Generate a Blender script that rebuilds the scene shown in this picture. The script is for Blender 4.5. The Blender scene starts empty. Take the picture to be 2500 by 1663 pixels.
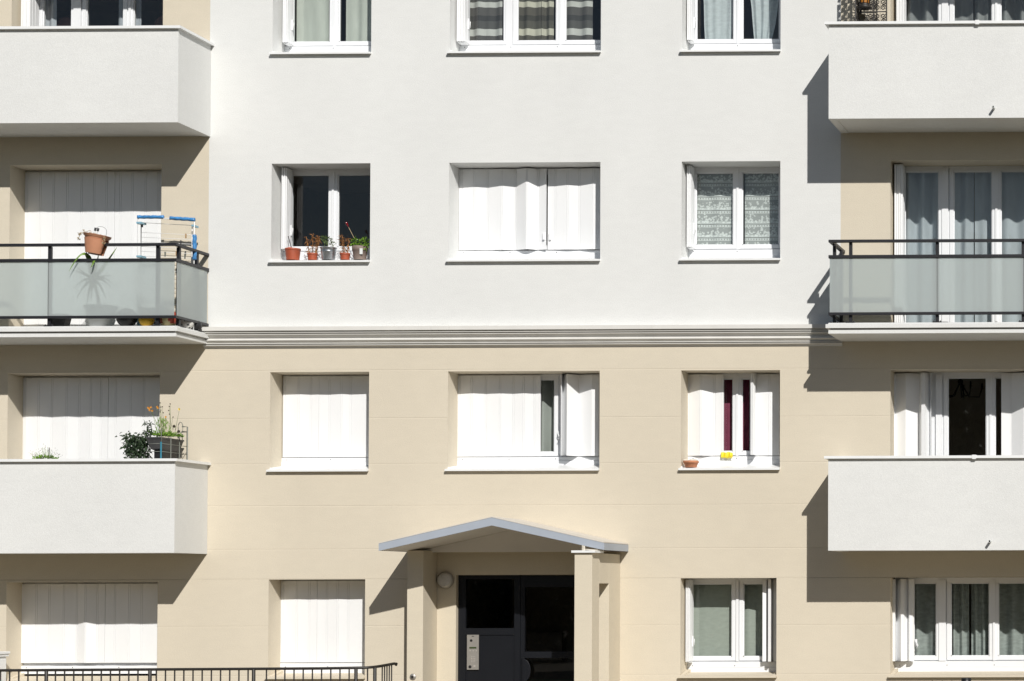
import bpy, bmesh, math, random
from mathutils import Vector, Matrix
random.seed(7)
R = random.Random(11)
sc = bpy.context.scene
col = sc.collection

# ------------------------------------------------------------------ camera
F_PX, CX, CY = 5055.525, 2964.462, 1326.633
YAW, PIT, ROL = -.01013, .02259, -.0031
CAM = Vector((9.56542, -27.23785, 1.87979))
_cy, _sy, _cp, _sp = math.cos(YAW), math.sin(YAW), math.cos(PIT), math.sin(PIT)
FW = Vector((_sy*_cp, _cy*_cp, _sp))
_R0 = Vector((_cy, -_sy, 0)); _U0 = _R0.cross(FW)
RT = math.cos(ROL)*_R0 + math.sin(ROL)*_U0
UP = -math.sin(ROL)*_R0 + math.cos(ROL)*_U0
def at(px, py, y=0.0):
    """survey helper: photo pixel -> point on the vertical plane at depth y"""
    d = FW*F_PX + RT*(px-CX) - UP*(py-CY)
    t = (y-CAM.y)/d.y
    return CAM + d*t
def X(px, py, y=0.0): return at(px, py, y).x
def Zv(px, py, y=0.0): return at(px, py, y).z

cam = bpy.data.cameras.new('camera')
camo = bpy.data.objects.new('camera', cam); col.objects.link(camo)
mw = Matrix((RT, UP, -FW)).transposed().to_4x4(); mw.translation = CAM
camo.matrix_world = mw
cam.sensor_fit = 'HORIZONTAL'; cam.sensor_width = 36.0
cam.lens = F_PX/2500*36.0
cam.shift_x = (1250-CX)/2500
cam.shift_y = (CY-831.5)/2500
cam.clip_end = 3000
sc.camera = camo

# ------------------------------------------------------------------ light
SUN = Vector((-.529, 1.0, -.78))
sl = bpy.data.lights.new('sun', 'SUN'); sl.energy = 4.4; sl.angle = math.radians(.53); sl.color = (1, .965, .91)
so = bpy.data.objects.new('sun', sl); col.objects.link(so)
so.rotation_euler = SUN.to_track_quat('-Z', 'Y').to_euler(); so.location = (20, -40, 30)
w = bpy.data.worlds.new('World'); sc.world = w; w.use_nodes = True
nt = w.node_tree
sky = nt.nodes.new('ShaderNodeTexSky'); sky.sky_type = 'NISHITA'; sky.sun_disc = False
sky.sun_elevation = math.radians(34.6); sky.sun_rotation = math.radians(152.1); sky.ozone_density = 1.1; sky.dust_density = .7
nt.links.new(sky.outputs[0], nt.nodes['Background'].inputs[0])
nt.nodes['Background'].inputs[1].default_value = .05
sc.view_settings.view_transform = 'Standard'; sc.view_settings.look = 'None'
sc.view_settings.exposure = 0; sc.view_settings.gamma = 1
sc.cycles.max_bounces = 10; sc.cycles.transparent_max_bounces = 16; sc.cycles.diffuse_bounces = 5
sc.cycles.caustics_reflective = False; sc.cycles.caustics_refractive = False

# ------------------------------------------------------------------ materials
def mat(name, color, rough=.6, metal=0., var=0., vscale=3., bump=0., bscale=60., spec=.5):
    m = bpy.data.materials.new(name); m.use_nodes = True
    n = m.node_tree; b = n.nodes['Principled BSDF']
    b.inputs['Roughness'].default_value = rough; b.inputs['Metallic'].default_value = metal
    b.inputs['Specular IOR Level'].default_value = spec
    c4 = tuple(color)+(1,)
    b.inputs['Base Color'].default_value = c4
    tc = n.nodes.new('ShaderNodeTexCoord')
    if var:
        nz = n.nodes.new('ShaderNodeTexNoise'); nz.inputs['Scale'].default_value = vscale; nz.inputs['Detail'].default_value = 6
        n.links.new(tc.outputs['Object'], nz.inputs['Vector'])
        mr = n.nodes.new('ShaderNodeMapRange'); mr.inputs[1].default_value = .3; mr.inputs[2].default_value = .7
        mr.inputs[3].default_value = 1-var; mr.inputs[4].default_value = 1+var
        n.links.new(nz.outputs[0], mr.inputs[0])
        mx = n.nodes.new('ShaderNodeVectorMath'); mx.operation = 'SCALE'; mx.inputs[0].default_value = color
        n.links.new(mr.outputs[0], mx.inputs['Scale']); n.links.new(mx.outputs[0], b.inputs['Base Color'])
    if bump:
        nb = n.nodes.new('ShaderNodeTexNoise'); nb.inputs['Scale'].default_value = bscale; nb.inputs['Detail'].default_value = 4
        n.links.new(tc.outputs['Object'], nb.inputs['Vector'])
        bp = n.nodes.new('ShaderNodeBump'); bp.inputs['Strength'].default_value = bump; bp.inputs['Distance'].default_value = .004
        n.links.new(nb.outputs[0], bp.inputs['Height']); n.links.new(bp.outputs[0], b.inputs['Normal'])
    return m
def render_mat(name, color):
    """scraped render: faint trowel mottling, soft horizontal drift, fine grain"""
    m = bpy.data.materials.new(name); m.use_nodes = True
    n = m.node_tree; b = n.nodes['Principled BSDF']; b.inputs['Roughness'].default_value = .9
    b.inputs['Specular IOR Level'].default_value = .2
    tc = n.nodes.new('ShaderNodeTexCoord')
    def noise(scale, sx, sz, det=5):
        mp = n.nodes.new('ShaderNodeMapping'); mp.inputs['Scale'].default_value = (sx, 1, sz)
        n.links.new(tc.outputs['Object'], mp.inputs[0])
        z = n.nodes.new('ShaderNodeTexNoise'); z.inputs['Scale'].default_value = scale; z.inputs['Detail'].default_value = det
        n.links.new(mp.outputs[0], z.inputs['Vector']); return z
    def rng(nd, lo, hi):
        r = n.nodes.new('ShaderNodeMapRange'); r.inputs[1].default_value = .3; r.inputs[2].default_value = .7
        r.inputs[3].default_value = lo; r.inputs[4].default_value = hi; n.links.new(nd.outputs[0], r.inputs[0]); return r
    a = rng(noise(.8, 1, .6), .967, 1.024); c = rng(noise(9, .5, 1.3), .982, 1.014); d = rng(noise(70, 1, 1, 3), .96, 1.04)
    m1 = n.nodes.new('ShaderNodeMath'); m1.operation = 'MULTIPLY'; n.links.new(a.outputs[0], m1.inputs[0]); n.links.new(c.outputs[0], m1.inputs[1])
    m2 = n.nodes.new('ShaderNodeMath'); m2.operation = 'MULTIPLY'; n.links.new(m1.outputs[0], m2.inputs[0]); n.links.new(d.outputs[0], m2.inputs[1])
    v = n.nodes.new('ShaderNodeVectorMath'); v.operation = 'SCALE'; v.inputs[0].default_value = color
    n.links.new(m2.outputs[0], v.inputs['Scale']); n.links.new(v.outputs[0], b.inputs['Base Color'])
    nb = noise(90, 1, 1, 5); bp = n.nodes.new('ShaderNodeBump'); bp.inputs['Strength'].default_value = .35; bp.inputs['Distance'].default_value = .006
    n.links.new(nb.outputs[0], bp.inputs['Height']); n.links.new(bp.outputs[0], b.inputs['Normal'])
    return m
WHITE = render_mat('white_render', (.70, .706, .694))
BEIGE = render_mat('beige_render', (.622, .562, .455))
PORCHM = render_mat('porch_render', (.628, .567, .454))
PVC = mat('white_pvc', (.82, .83, .84), .35, var=.02, vscale=1.2)
FRAME = mat('window_frame_white', (.79, .805, .825), .3, var=.02, vscale=2)
METALW = mat('white_lacquered_metal', (.8, .81, .81), .4, var=.03, vscale=5)
ANTH = mat('anthracite_metal', (.017, .017, .020), .45, var=.08, vscale=4)
IRON = mat('painted_iron', (.022, .019, .016), .5, var=.15, vscale=9, bump=.2)
ZINCG = mat('grey_zinc_fascia', (.36, .40, .46), .5, metal=.0, var=.05, vscale=3, bump=.1, bscale=8)
ROOFM = mat('pale_roof_sheet', (.62, .58, .52), .6, var=.06)
CEIL = mat('white_painted_ceiling', (.80, .775, .74), .8, var=.03)
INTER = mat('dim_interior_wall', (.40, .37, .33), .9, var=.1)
DOORM = mat('dark_door_paint', (.009, .010, .013), .4, var=.06, spec=.3)
STEEL = mat('brushed_steel', (.42, .40, .37), .45, metal=.6, var=.05, vscale=20)
BLACKP = mat('black_plastic', (.012, .012, .013), .45, var=.1)
GREYP = mat('dark_grey_plastic', (.05, .05, .052), .5, var=.15, vscale=8)
TERRA = mat('terracotta_plastic', (.54, .255, .15), .55, var=.08, vscale=9)
TERRB = mat('red_clay_plastic', (.34, .075, .034), .5, var=.12, vscale=14)
TERRC = mat('worn_clay', (.50, .21, .11), .8, var=.15, vscale=25)
ZINC = mat('galvanised_zinc', (.42, .44, .46), .32, metal=.85, var=.12, vscale=20)
TAUPE = mat('taupe_plastic', (.22, .165, .14), .6, var=.06)
WPLAS = mat('white_plastic', (.72, .74, .73), .45, var=.03)
SOIL = mat('potting_soil', (.03, .02, .014), .95, var=.3, vscale=40)
LEAFG = mat('bright_green_leaf', (.13, .25, .02), .5, var=.35, vscale=25)
LEAFD = mat('dark_green_leaf', (.028, .052, .022), .45, var=.35, vscale=25)
LEAFH = mat('herb_green_leaf', (.10, .15, .04), .5, var=.35, vscale=30)
YUCCA = mat('yucca_leaf', (.13, .23, .03), .42, var=.3, vscale=7)
DRY = mat('dry_brown_stem', (.26, .115, .035), .8, var=.4, vscale=30)
DRYP = mat('pale_dry_sprig', (.40, .31, .19), .8, var=.25, vscale=40)
ORANGE = mat('orange_petal', (.70, .30, .015), .6, var=.2, vscale=40)
YELL = mat('yellow_petal', (.80, .58, .03), .6, var=.1, vscale=40)
YELB = mat('yellow_rubber', (.62, .38, .02), .5, var=.08, vscale=10)
GLOVE = mat('yellow_glove_rubber', (.80, .66, .03), .5, var=.06, vscale=20)
REDB = mat('red_rubber', (.36, .06, .035), .5, var=.1, vscale=10)
REDG = mat('red_glass_ornament', (.17, .005, .010), .08)
WBALL = mat('white_leather', (.62, .61, .58), .5, var=.05)
BLUEP = mat('blue_plastic_wrap', (.06, .235, .52), .3, var=.25, vscale=22)
BLUEC = mat('pale_blue_plastic', (.22, .40, .50), .4, var=.05)
TEAL = mat('teal_stake', (.03, .17, .24), .5, var=.1)
WIREM = mat('grey_green_wire', (.16, .17, .15), .5, var=.1)
WOOD = mat('peg_wood', (.42, .27, .14), .7, var=.15, vscale=40)
STONE = mat('pale_pebble', (.62, .58, .50), .8, var=.12, vscale=30)
AMBER = mat('amber_glass', (.42, .17, .03), .3, var=.2, vscale=20)
PURPLE = mat('burgundy_curtain', (.20, .035, .075), .85, var=.12, vscale=6)
SOFA = mat('brown_upholstery', (.16, .085, .07), .85, var=.12)
ASPH = mat('paving_asphalt', (.12, .104, .076), .9, var=.12, vscale=.8, bump=.3, bscale=90)
PAVE = mat('pale_paving', (.31, .275, .215), .9, var=.1, vscale=1.5, bump=.3, bscale=60)
TREEL = mat('tree_foliage', (.03, .05, .018), .7, var=.4, vscale=1.2)
LAMPG = mat('ribbed_lamp_glass', (.62, .60, .56), .3, var=.1, vscale=30)
LCD = mat('display_glass', (.05, .07, .03), .2)
KEY = mat('keypad_key', (.62, .58, .54), .4, metal=.3)

def glass_mat(name, tint=(.92, .945, .935), ior=1.5):
    m = bpy.data.materials.new(name); m.use_nodes = True; n = m.node_tree; n.nodes.clear()
    o = n.nodes.new('ShaderNodeOutputMaterial'); t = n.nodes.new('ShaderNodeBsdfTransparent'); g = n.nodes.new('ShaderNodeBsdfGlossy')
    lw = n.nodes.new('ShaderNodeLayerWeight'); mx = n.nodes.new('ShaderNodeMixShader')
    pw = n.nodes.new('ShaderNodeMath'); pw.operation = 'POWER'; pw.inputs[1].default_value = 5
    ma = n.nodes.new('ShaderNodeMath'); ma.operation = 'MULTIPLY_ADD'; r0 = 2*((ior-1)/(ior+1))**2
    ma.inputs[1].default_value = 1-r0; ma.inputs[2].default_value = r0
    t.inputs[0].default_value = tint+(1,); g.inputs['Roughness'].default_value = .0; lw.inputs[0].default_value = .5
    n.links.new(lw.outputs['Facing'], pw.inputs[0]); n.links.new(pw.outputs[0], ma.inputs[0]); f = ma
    n.links.new(f.outputs[0], mx.inputs[0]); n.links.new(t.outputs[0], mx.inputs[1]); n.links.new(g.outputs[0], mx.inputs[2]); n.links.new(mx.outputs[0], o.inputs[0])
    return m
GLASS = glass_mat('window_glass')
DGLASS = glass_mat('door_glass', (.62, .62, .60), 1.42)
def frosted():
    m = bpy.data.materials.new('frosted_glass'); m.use_nodes = True; n = m.node_tree; n.nodes.clear()
    o = n.nodes.new('ShaderNodeOutputMaterial')
    d = n.nodes.new('ShaderNodeBsdfDiffuse'); d.inputs[0].default_value = (.74, .79, .79, 1)
    t = n.nodes.new('ShaderNodeBsdfTransparent'); t.inputs[0].default_value = (.82, .89, .875, 1)
    r = n.nodes.new('ShaderNodeBsdfRefraction'); r.inputs[0].default_value = (.83, .90, .885, 1); r.inputs['Roughness'].default_value = .32; r.inputs['IOR'].default_value = 1.08
    g = n.nodes.new('ShaderNodeBsdfGlossy'); g.inputs['Roughness'].default_value = .25
    m1 = n.nodes.new('ShaderNodeMixShader'); m1.inputs[0].default_value = .6
    n.links.new(t.outputs[0], m1.inputs[1]); n.links.new(r.outputs[0], m1.inputs[2])
    tl = n.nodes.new('ShaderNodeBsdfTranslucent'); tl.inputs[0].default_value = (.75, .79, .785, 1)
    m0 = n.nodes.new('ShaderNodeMixShader'); m0.inputs[0].default_value = .38
    n.links.new(d.outputs[0], m0.inputs[1]); n.links.new(tl.outputs[0], m0.inputs[2])
    m2 = n.nodes.new('ShaderNodeMixShader'); m2.inputs[0].default_value = .58
    n.links.new(m1.outputs[0], m2.inputs[1]); n.links.new(m0.outputs[0], m2.inputs[2])
    m3 = n.nodes.new('ShaderNodeMixShader'); m3.inputs[0].default_value = .05
    n.links.new(m2.outputs[0], m3.inputs[1]); n.links.new(g.outputs[0], m3.inputs[2])
    n.links.new(m3.outputs[0], o.inputs[0]); return m
FROST = frosted()

def cloth(name, color, alpha=1.0, weave=0., wscale=220., bands=None, transl=.35):
    """curtain cloth: diffuse + translucent, optional weave, horizontal bands (list of (z, colour)), sheer alpha"""
    m = bpy.data.materials.new(name); m.use_nodes = True; n = m.node_tree; n.nodes.clear()
    o = n.nodes.new('ShaderNodeOutputMaterial'); d = n.nodes.new('ShaderNodeBsdfDiffuse'); t = n.nodes.new('ShaderNodeBsdfTranslucent')
    mx = n.nodes.new('ShaderNodeMixShader'); mx.inputs[0].default_value = transl
    tc = n.nodes.new('ShaderNodeTexCoord')
    nz = n.nodes.new('ShaderNodeTexNoise'); nz.inputs['Scale'].default_value = 1; nz.inputs['Detail'].default_value = 3
    mp = n.nodes.new('ShaderNodeMapping'); mp.inputs['Scale'].default_value = (12, 2, 26) if weave else (9, 2, 2)
    n.links.new(tc.outputs['Object'], mp.inputs[0]); n.links.new(mp.outputs[0], nz.inputs['Vector'])
    mr = n.nodes.new('ShaderNodeMapRange'); mr.inputs[1].default_value = .3; mr.inputs[2].default_value = .7
    k = weave if weave else .08
    mr.inputs[3].default_value = 1-k; mr.inputs[4].default_value = 1+k; n.links.new(nz.outputs[0], mr.inputs[0])
    v = n.nodes.new('ShaderNodeVectorMath'); v.operation = 'SCALE'; v.inputs[0].default_value = color
    if bands:
        sp = n.nodes.new('ShaderNodeSeparateXYZ'); n.links.new(tc.outputs['Object'], sp.inputs[0])
        z0, z1 = bands[0][0], bands[-1][0]
        r2 = n.nodes.new('ShaderNodeMapRange'); r2.inputs[1].default_value = z0; r2.inputs[2].default_value = z1; n.links.new(sp.outputs['Z'], r2.inputs[0])
        cr = n.nodes.new('ShaderNodeValToRGB'); cr.color_ramp.interpolation = 'CONSTANT'
        els = cr.color_ramp.elements
        while len(els) < len(bands)-1: els.new(.5)
        for e, (zz, c) in zip(els, bands[:-1]):
            e.position = (zz-z0)/(z1-z0); e.color = tuple(c)+(1,)
        n.links.new(r2.outputs[0], cr.inputs[0]); n.links.new(cr.outputs[0], v.inputs[0])
    n.links.new(mr.outputs[0], v.inputs['Scale'])
    n.links.new(v.outputs[0], d.inputs[0]); n.links.new(v.outputs[0], t.inputs[0])
    n.links.new(d.outputs[0], mx.inputs[1]); n.links.new(t.outputs[0], mx.inputs[2])
    if alpha < 1:
        tr = n.nodes.new('ShaderNodeBsdfTransparent'); m2 = n.nodes.new('ShaderNodeMixShader'); m2.inputs[0].default_value = alpha
        n.links.new(tr.outputs[0], m2.inputs[1]); n.links.new(mx.outputs[0], m2.inputs[2]); n.links.new(m2.outputs[0], o.inputs[0])
    else: n.links.new(mx.outputs[0], o.inputs[0])
    return m
def lace_mat(z0, per=.184):
    m = bpy.data.materials.new('white_lace'); m.use_nodes = True; n = m.node_tree; n.nodes.clear(); L = n.links
    o = n.nodes.new('ShaderNodeOutputMaterial'); d = n.nodes.new('ShaderNodeBsdfDiffuse'); d.inputs[0].default_value = (.74, .78, .77, 1)
    tr = n.nodes.new('ShaderNodeBsdfTransparent'); mx = n.nodes.new('ShaderNodeMixShader')
    tc = n.nodes.new('ShaderNodeTexCoord'); sp = n.nodes.new('ShaderNodeSeparateXYZ'); L.new(tc.outputs['Object'], sp.inputs[0])
    def M_(op, a, b=None):
        q = n.nodes.new('ShaderNodeMath'); q.operation = op
        for i, s in enumerate((a, b)):
            if s is None: continue
            if isinstance(s, (int, float)): q.inputs[i].default_value = s
            else: L.new(s, q.inputs[i])
        return q.outputs[0]
    fz = M_('FRACT', M_('DIVIDE', M_('SUBTRACT', sp.outputs['Z'], z0), per))
    fx = M_('FRACT', M_('DIVIDE', sp.outputs['X'], .036))
    band = M_('LESS_THAN', fz, .19)
    slot = M_('MULTIPLY', M_('LESS_THAN', fx, .22), M_('MULTIPLY', M_('GREATER_THAN', fz, .045), M_('LESS_THAN', fz, .15)))
    edge = M_('LESS_THAN', M_('ABSOLUTE', M_('SUBTRACT', fz, .215)), .02)
    vo = n.nodes.new('ShaderNodeTexVoronoi'); vo.inputs['Scale'].default_value = 36; L.new(tc.outputs['Object'], vo.inputs['Vector'])
    nz = n.nodes.new('ShaderNodeTexNoise'); nz.inputs['Scale'].default_value = 17; nz.inputs['Detail'].default_value = 4; L.new(tc.outputs['Object'], nz.inputs['Vector'])
    mot = M_('MULTIPLY', M_('LESS_THAN', vo.outputs[0], .52), M_('GREATER_THAN', M_('ADD', nz.outputs[0], M_('MULTIPLY', M_('SUBTRACT', .70, fz), .5)), .46))
    mot = M_('MULTIPLY', mot, M_('GREATER_THAN', fz, .3))
    low = M_('MULTIPLY', M_('LESS_THAN', M_('ABSOLUTE', M_('SUBTRACT', fz, .33)), .1), .25)
    al = M_('ADD', M_('ADD', M_('MULTIPLY', band, .36), M_('MULTIPLY', mot, .36)), M_('ADD', low, .47))
    al = M_('SUBTRACT', al, M_('ADD', M_('MULTIPLY', slot, .7), M_('MULTIPLY', edge, .5)))
    al = M_('MINIMUM', M_('MAXIMUM', al, .05), .95)
    L.new(al, mx.inputs[0]); L.new(tr.outputs[0], mx.inputs[1]); L.new(d.outputs[0], mx.inputs[2]); L.new(mx.outputs[0], o.inputs[0])
    return m

# ------------------------------------------------------------------ mesh builder
class MB:
    def __init__(s): s.v = []; s.f = []; s.m = []; s.sm = []
    def add(s, vs, fs, mi=0, smooth=False):
        b = len(s.v); s.v += [tuple(p) for p in vs]
        for f in fs: s.f.append([b+i for i in f]); s.m.append(mi); s.sm.append(smooth)
    def box(s, x0, x1, y0, y1, z0, z1, mi=0):
        s.add([(x0,y0,z0),(x1,y0,z0),(x1,y1,z0),(x0,y1,z0),(x0,y0,z1),(x1,y0,z1),(x1,y1,z1),(x0,y1,z1)],
              [(0,3,2,1),(4,5,6,7),(0,1,5,4),(1,2,6,5),(2,3,7,6),(3,0,4,7)], mi)
    def quad(s, a, b, c, d, mi=0): s.add([a,b,c,d], [(0,1,2,3)], mi)
    def prism_z(s, poly, z0, z1, mi=0, caps=True):
        n = len(poly); vs = [(x,y,z0) for x,y in poly]+[(x,y,z1) for x,y in poly]
        fs = [(i,(i+1)%n,n+(i+1)%n,n+i) for i in range(n)]
        if caps: fs += [tuple(range(n-1,-1,-1)), tuple(range(n,2*n))]
        s.add(vs, fs, mi)
    def prism_x(s, poly, x0, x1, mi=0):          # poly of (y,z)
        n = len(poly); vs = [(x0,y,z) for y,z in poly]+[(x1,y,z) for y,z in poly]
        s.add(vs, [(i,(i+1)%n,n+(i+1)%n,n+i) for i in range(n)]+[tuple(range(n-1,-1,-1)), tuple(range(n,2*n))], mi)
    def prism_y(s, poly, y0, y1, mi=0):          # poly of (x,z)
        n = len(poly); vs = [(x,y0,z) for x,z in poly]+[(x,y1,z) for x,z in poly]
        s.add(vs, [(i,(i+1)%n,n+(i+1)%n,n+i) for i in range(n)]+[tuple(range(n-1,-1,-1)), tuple(range(n,2*n))], mi)
    def lathe(s, prof, c, n=24, mi=0, axis='z', sx=1., sy=1.):
        vs = []; fs = []
        for r, h in prof:
            for k in range(n):
                a = 2*math.pi*k/n; p = (r*math.cos(a)*sx, r*math.sin(a)*sy, h)
                if axis == 'y': p = (p[0], p[2], p[1])
                if axis == 'x': p = (p[2], p[0], p[1])
                vs.append((c[0]+p[0], c[1]+p[1], c[2]+p[2]))
        for i in range(len(prof)-1):
            for k in range(n):
                fs.append((i*n+k, i*n+(k+1)%n, (i+1)*n+(k+1)%n, (i+1)*n+k))
        s.add(vs, fs, mi, True)
        b = len(prof)-1
        if prof[0][0] > 1e-4: s.add([vs[k] for k in range(n)], [tuple(range(n))], mi)
        if prof[b][0] > 1e-4: s.add([vs[b*n+k] for k in range(n)], [tuple(range(n))], mi)
    def ball(s, c, r, mi=0, n=20, sx=1, sy=1, sz=1):
        k = n//2; pr = [(max(r*math.sin(math.pi*i/k), 1e-5), -r*math.cos(math.pi*i/k)*sz) for i in range(k+1)]
        s.lathe(pr, c, n, mi, sx=sx, sy=sy)
    def tube(s, path, r, mi=0, n=6, taper=None):
        path = [Vector(p) for p in path]; rings = []
        for i, p in enumerate(path):
            t = (path[min(i+1, len(path)-1)]-path[max(i-1, 0)])
            if t.length < 1e-9: t = Vector((0,0,1))
            t.normalize(); a = t.cross(Vector((0,0,1)))
            if a.length < .05: a = t.cross(Vector((1,0,0)))
            a.normalize(); b = t.cross(a); rr = r if taper is None else r+(taper-r)*i/max(1,len(path)-1)
            rings.append([p+(a*math.cos(2*math.pi*k/n)+b*math.sin(2*math.pi*k/n))*rr for k in range(n)])
        vs = [q for g in rings for q in g]; fs = []
        for i in range(len(rings)-1):
            for k in range(n): fs.append((i*n+k, i*n+(k+1)%n, (i+1)*n+(k+1)%n, (i+1)*n+k))
        fs += [tuple(range(n)), tuple(range((len(rings)-1)*n, len(rings)*n))]
        s.add(vs, fs, mi, n > 4)
    def bar(s, a, b, wx, mi=0): s.tube([a, b], wx, mi, 4)
    def leaf(s, p, d, ln, wd, mi=0, droop=.0, nrm=None):
        p = Vector(p); d = Vector(d).normalized()
        sd = d.cross(nrm if nrm else Vector((R.uniform(-1,1), R.uniform(-1,1), R.uniform(-1,1))))
        if sd.length < .05: sd = d.cross(Vector((0,0,1)))
        sd.normalize(); up = sd.cross(d)
        a = p+d*ln*.45+sd*wd*.5+up*wd*.12; b = p+d*ln*.45-sd*wd*.5+up*wd*.12; c = p+d*ln*.5-up*wd*.06
        t = p+d*ln+Vector((0,0,-droop*ln))
        s.add([p, a, t, b, c], [(0,1,4),(1,2,4),(2,3,4),(3,0,4)], mi)
    def ribbon(s, pts, wd, mi=0, side=Vector((1,0,0)), fold=.25):
        P = [Vector(p) for p in pts]
        if len(P) == 3:
            a, b, c = P; P = [a*(1-t)**2+b*2*t*(1-t)+c*t*t for t in [i/9 for i in range(10)]]
        elif len(P) == 4:
            a, b, c, e = P; P = [a*(1-t)**3+b*3*t*(1-t)**2+c*3*t*t*(1-t)+e*t**3 for t in [i/12 for i in range(13)]]
        n = len(P); vs = []; fs = []
        for i, p in enumerate(P):
            t = i/(n-1); w_ = wd*(1-t)**.6*(.75+.5*math.sin(math.pi*min(1,t*1.6)))*.5+.0006
            tg = (P[min(i+1,n-1)]-P[max(i-1,0)]).normalized(); sd = tg.cross(Vector((.25,-1,.25))).normalized(); up = sd.cross(tg)
            vs += [p-sd*w_, p+up*w_*fold, p+sd*w_]
        for i in range(n-1):
            for k in (0,1): fs.append((i*3+k, i*3+k+1, (i+1)*3+k+1, (i+1)*3+k))
        s.add(vs, fs, mi, True)
    def build(s, name, mats, parent=None, loc=None, bevel=0, label=None, recalc=True):
        me = bpy.data.meshes.new(name)
        root = parent
        while root is not None and root.parent is not None: root = root.parent
        off = Vector(root.location) if root is not None else Vector(loc or (0,0,0))
        me.from_pydata([tuple(Vector(p)-off) for p in s.v], [], s.f)
        if not isinstance(mats, (list, tuple)): mats = [mats]
        for m in mats: me.materials.append(m)
        for p, mi, sm in zip(me.polygons, s.m, s.sm): p.material_index = mi; p.use_smooth = sm
        if recalc:
            bm = bmesh.new(); bm.from_mesh(me); bmesh.ops.recalc_face_normals(bm, faces=bm.faces); bm.to_mesh(me); bm.free()
        me.update()
        o = bpy.data.objects.new(name, me); col.objects.link(o)
        if parent is not None: o.parent = parent
        else: o.location = off
        if bevel:
            b = o.modifiers.new('bevel', 'BEVEL'); b.width = bevel; b.segments = 2; b.limit_method = 'ANGLE'
        if label: o['label'] = label
        return o
def tag(o, label=None, cat=None, group=None, kind=None):
    if label: o['label'] = label
    if cat: o['category'] = cat
    if group: o['group'] = group
    if kind: o['kind'] = kind
    return o
def thing(name, loc, label, cat, group=None):
    o = bpy.data.objects.new(name, None); col.objects.link(o); o.location = loc; o.empty_display_size = .1
    return tag(o, label, cat, group)

# ------------------------------------------------------------------ survey
T2, T3, T4 = 7.5775, 4.8046, 2.0587
T1 = T2+2.772
XA0, XA1, XB0, XB1, XC0, XC1 = -3.2065, -1.8907, -.8425, 1.1704, 2.2505, 3.5598
BL0, BL1, BR0, BR1 = -6.70, -4.675, 5.02, 7.05
XL, XR = -4.0266, 4.3666          # inner ends of the balconies
WL, WR = -4.043, 4.36             # white / beige colour break
FX0, FX1 = -9.4, 9.4              # facade ends (outside the picture)
FZ0, FZ1 = -.3, 13.4
DEP = .85                          # balcony depth
UB, UC, LB, LC = 7.942, 9.185, 2.399, 3.607
CORN0, CORN1 = 5.12, 5.385
FL = {1: 8.10, 2: 5.335, 3: 2.56, 4: -.2}
BOT = -1.30

bld = thing('apartment_building', (0,0,0), 'pale rendered apartment block, white between the balconies and beige below the moulded band', 'apartment building')

# openings: (x0, x1, z0, z1)
OPEN = []
for T in (T1, T2, T3): 
    OPEN += [(XA0, XA1, T+BOT, T), (XB0, XB1, T+BOT, T), (XC0, XC1, T+BOT, T)]
OPEN += [(XA0, -1.926, T4+BOT, T4), (XC0, 3.518, T4+BOT, T4)]
for T, k in ((T1,1), (T2,2), (T3,3)):
    OPEN += [(BL0, BL1, FL[k], T), (BR0, BR1, FL[k], T)]
OPEN += [(-6.69, -4.68, T4+BOT, T4-.028), (BR0, BR1, T4+BOT, T4)]
ENT = (-1.12, 1.23, -.3, 2.41)
OPEN.append(ENT)

# wall as a stepped surface: joints recessed a little, openings cut through
JOINTS = [4.8046+.02, 4.19, 3.585, 3.03, 2.455, 2.0587+.005, 1.44, .79]
def wall():
    REV = .46
    xs = sorted({FX0, FX1, WL, WR, ENT[0], ENT[1]} | {o[0] for o in OPEN} | {o[1] for o in OPEN})
    zs = {FZ0, FZ1, CORN0+.12} | {o[2] for o in OPEN} | {o[3] for o in OPEN}
    jz = []
    for j in JOINTS:
        zs |= {j-.0085, j+.0045}; jz.append((j-.0086, j+.0046))
    zs = sorted(zs)
    def dep(i, k):
        xc = (xs[i]+xs[i+1])/2; zc = (zs[k]+zs[k+1])/2
        for o in OPEN:
            if o[0] < xc < o[1] and o[2] < zc < o[3]: return None
        for a, b in jz:
            if a < zc < b: return .003
        return 0.0
    W, B = MB(), MB()
    D = {(i,k): dep(i,k) for i in range(len(xs)-1) for k in range(len(zs)-1)}
    def tgt(i, k):
        xc = (xs[i]+xs[i+1])/2; zc = (zs[k]+zs[k+1])/2
        return W if (WL < xc < WR and zc > CORN0+.12) else B
    for (i,k), d in D.items():
        x0, x1, z0, z1 = xs[i], xs[i+1], zs[k], zs[k+1]
        t = tgt(i,k)
        if d is not None: t.quad((x0,0,z0),(x1,0,z0),(x1,d,z1),(x0,d,z1))
        for di, dk in ((1,0),(0,1)):
            if (i+di, k+dk) not in D: continue
            e = D[(i+di,k+dk)]
            if (d is None) and (e is None) or d == e: continue
            if dk and d == 0.0 and e is not None and e > 0: continue
            a = REV if d is None else d; b = REV if e is None else e
            tt = t if d is not None else tgt(i+di, k+dk)
            if di: tt.quad((x1,a,z0),(x1,b,z0),(x1,b,z1),(x1,a,z1))
            else: tt.quad((x0,a,z1),(x1,a,z1),(x1,b,z1),(x0,b,z1))
    # gables, back and roof slab so that the block closes
    B.box(FX0, FX0+.25, .47, 11, FZ0, FZ1); B.box(FX1-.25, FX1, .47, 11, FZ0, FZ1); B.box(FX0+.25, FX1-.25, 10.8, 11, FZ0, FZ1)
    W.build('white_wall', WHITE, bld, recalc=False, label='smooth white render between the two columns of balconies')
    B.build('beige_wall', BEIGE, bld, recalc=False, label='beige render with faint horizontal joints, below and behind the balconies')
    r = MB(); r.box(FX0-.2, FX1+.2, -.2, 11.2, FZ1, FZ1+.25); r.build('roof', CEIL, bld)
wall()
it = MB()
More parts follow.
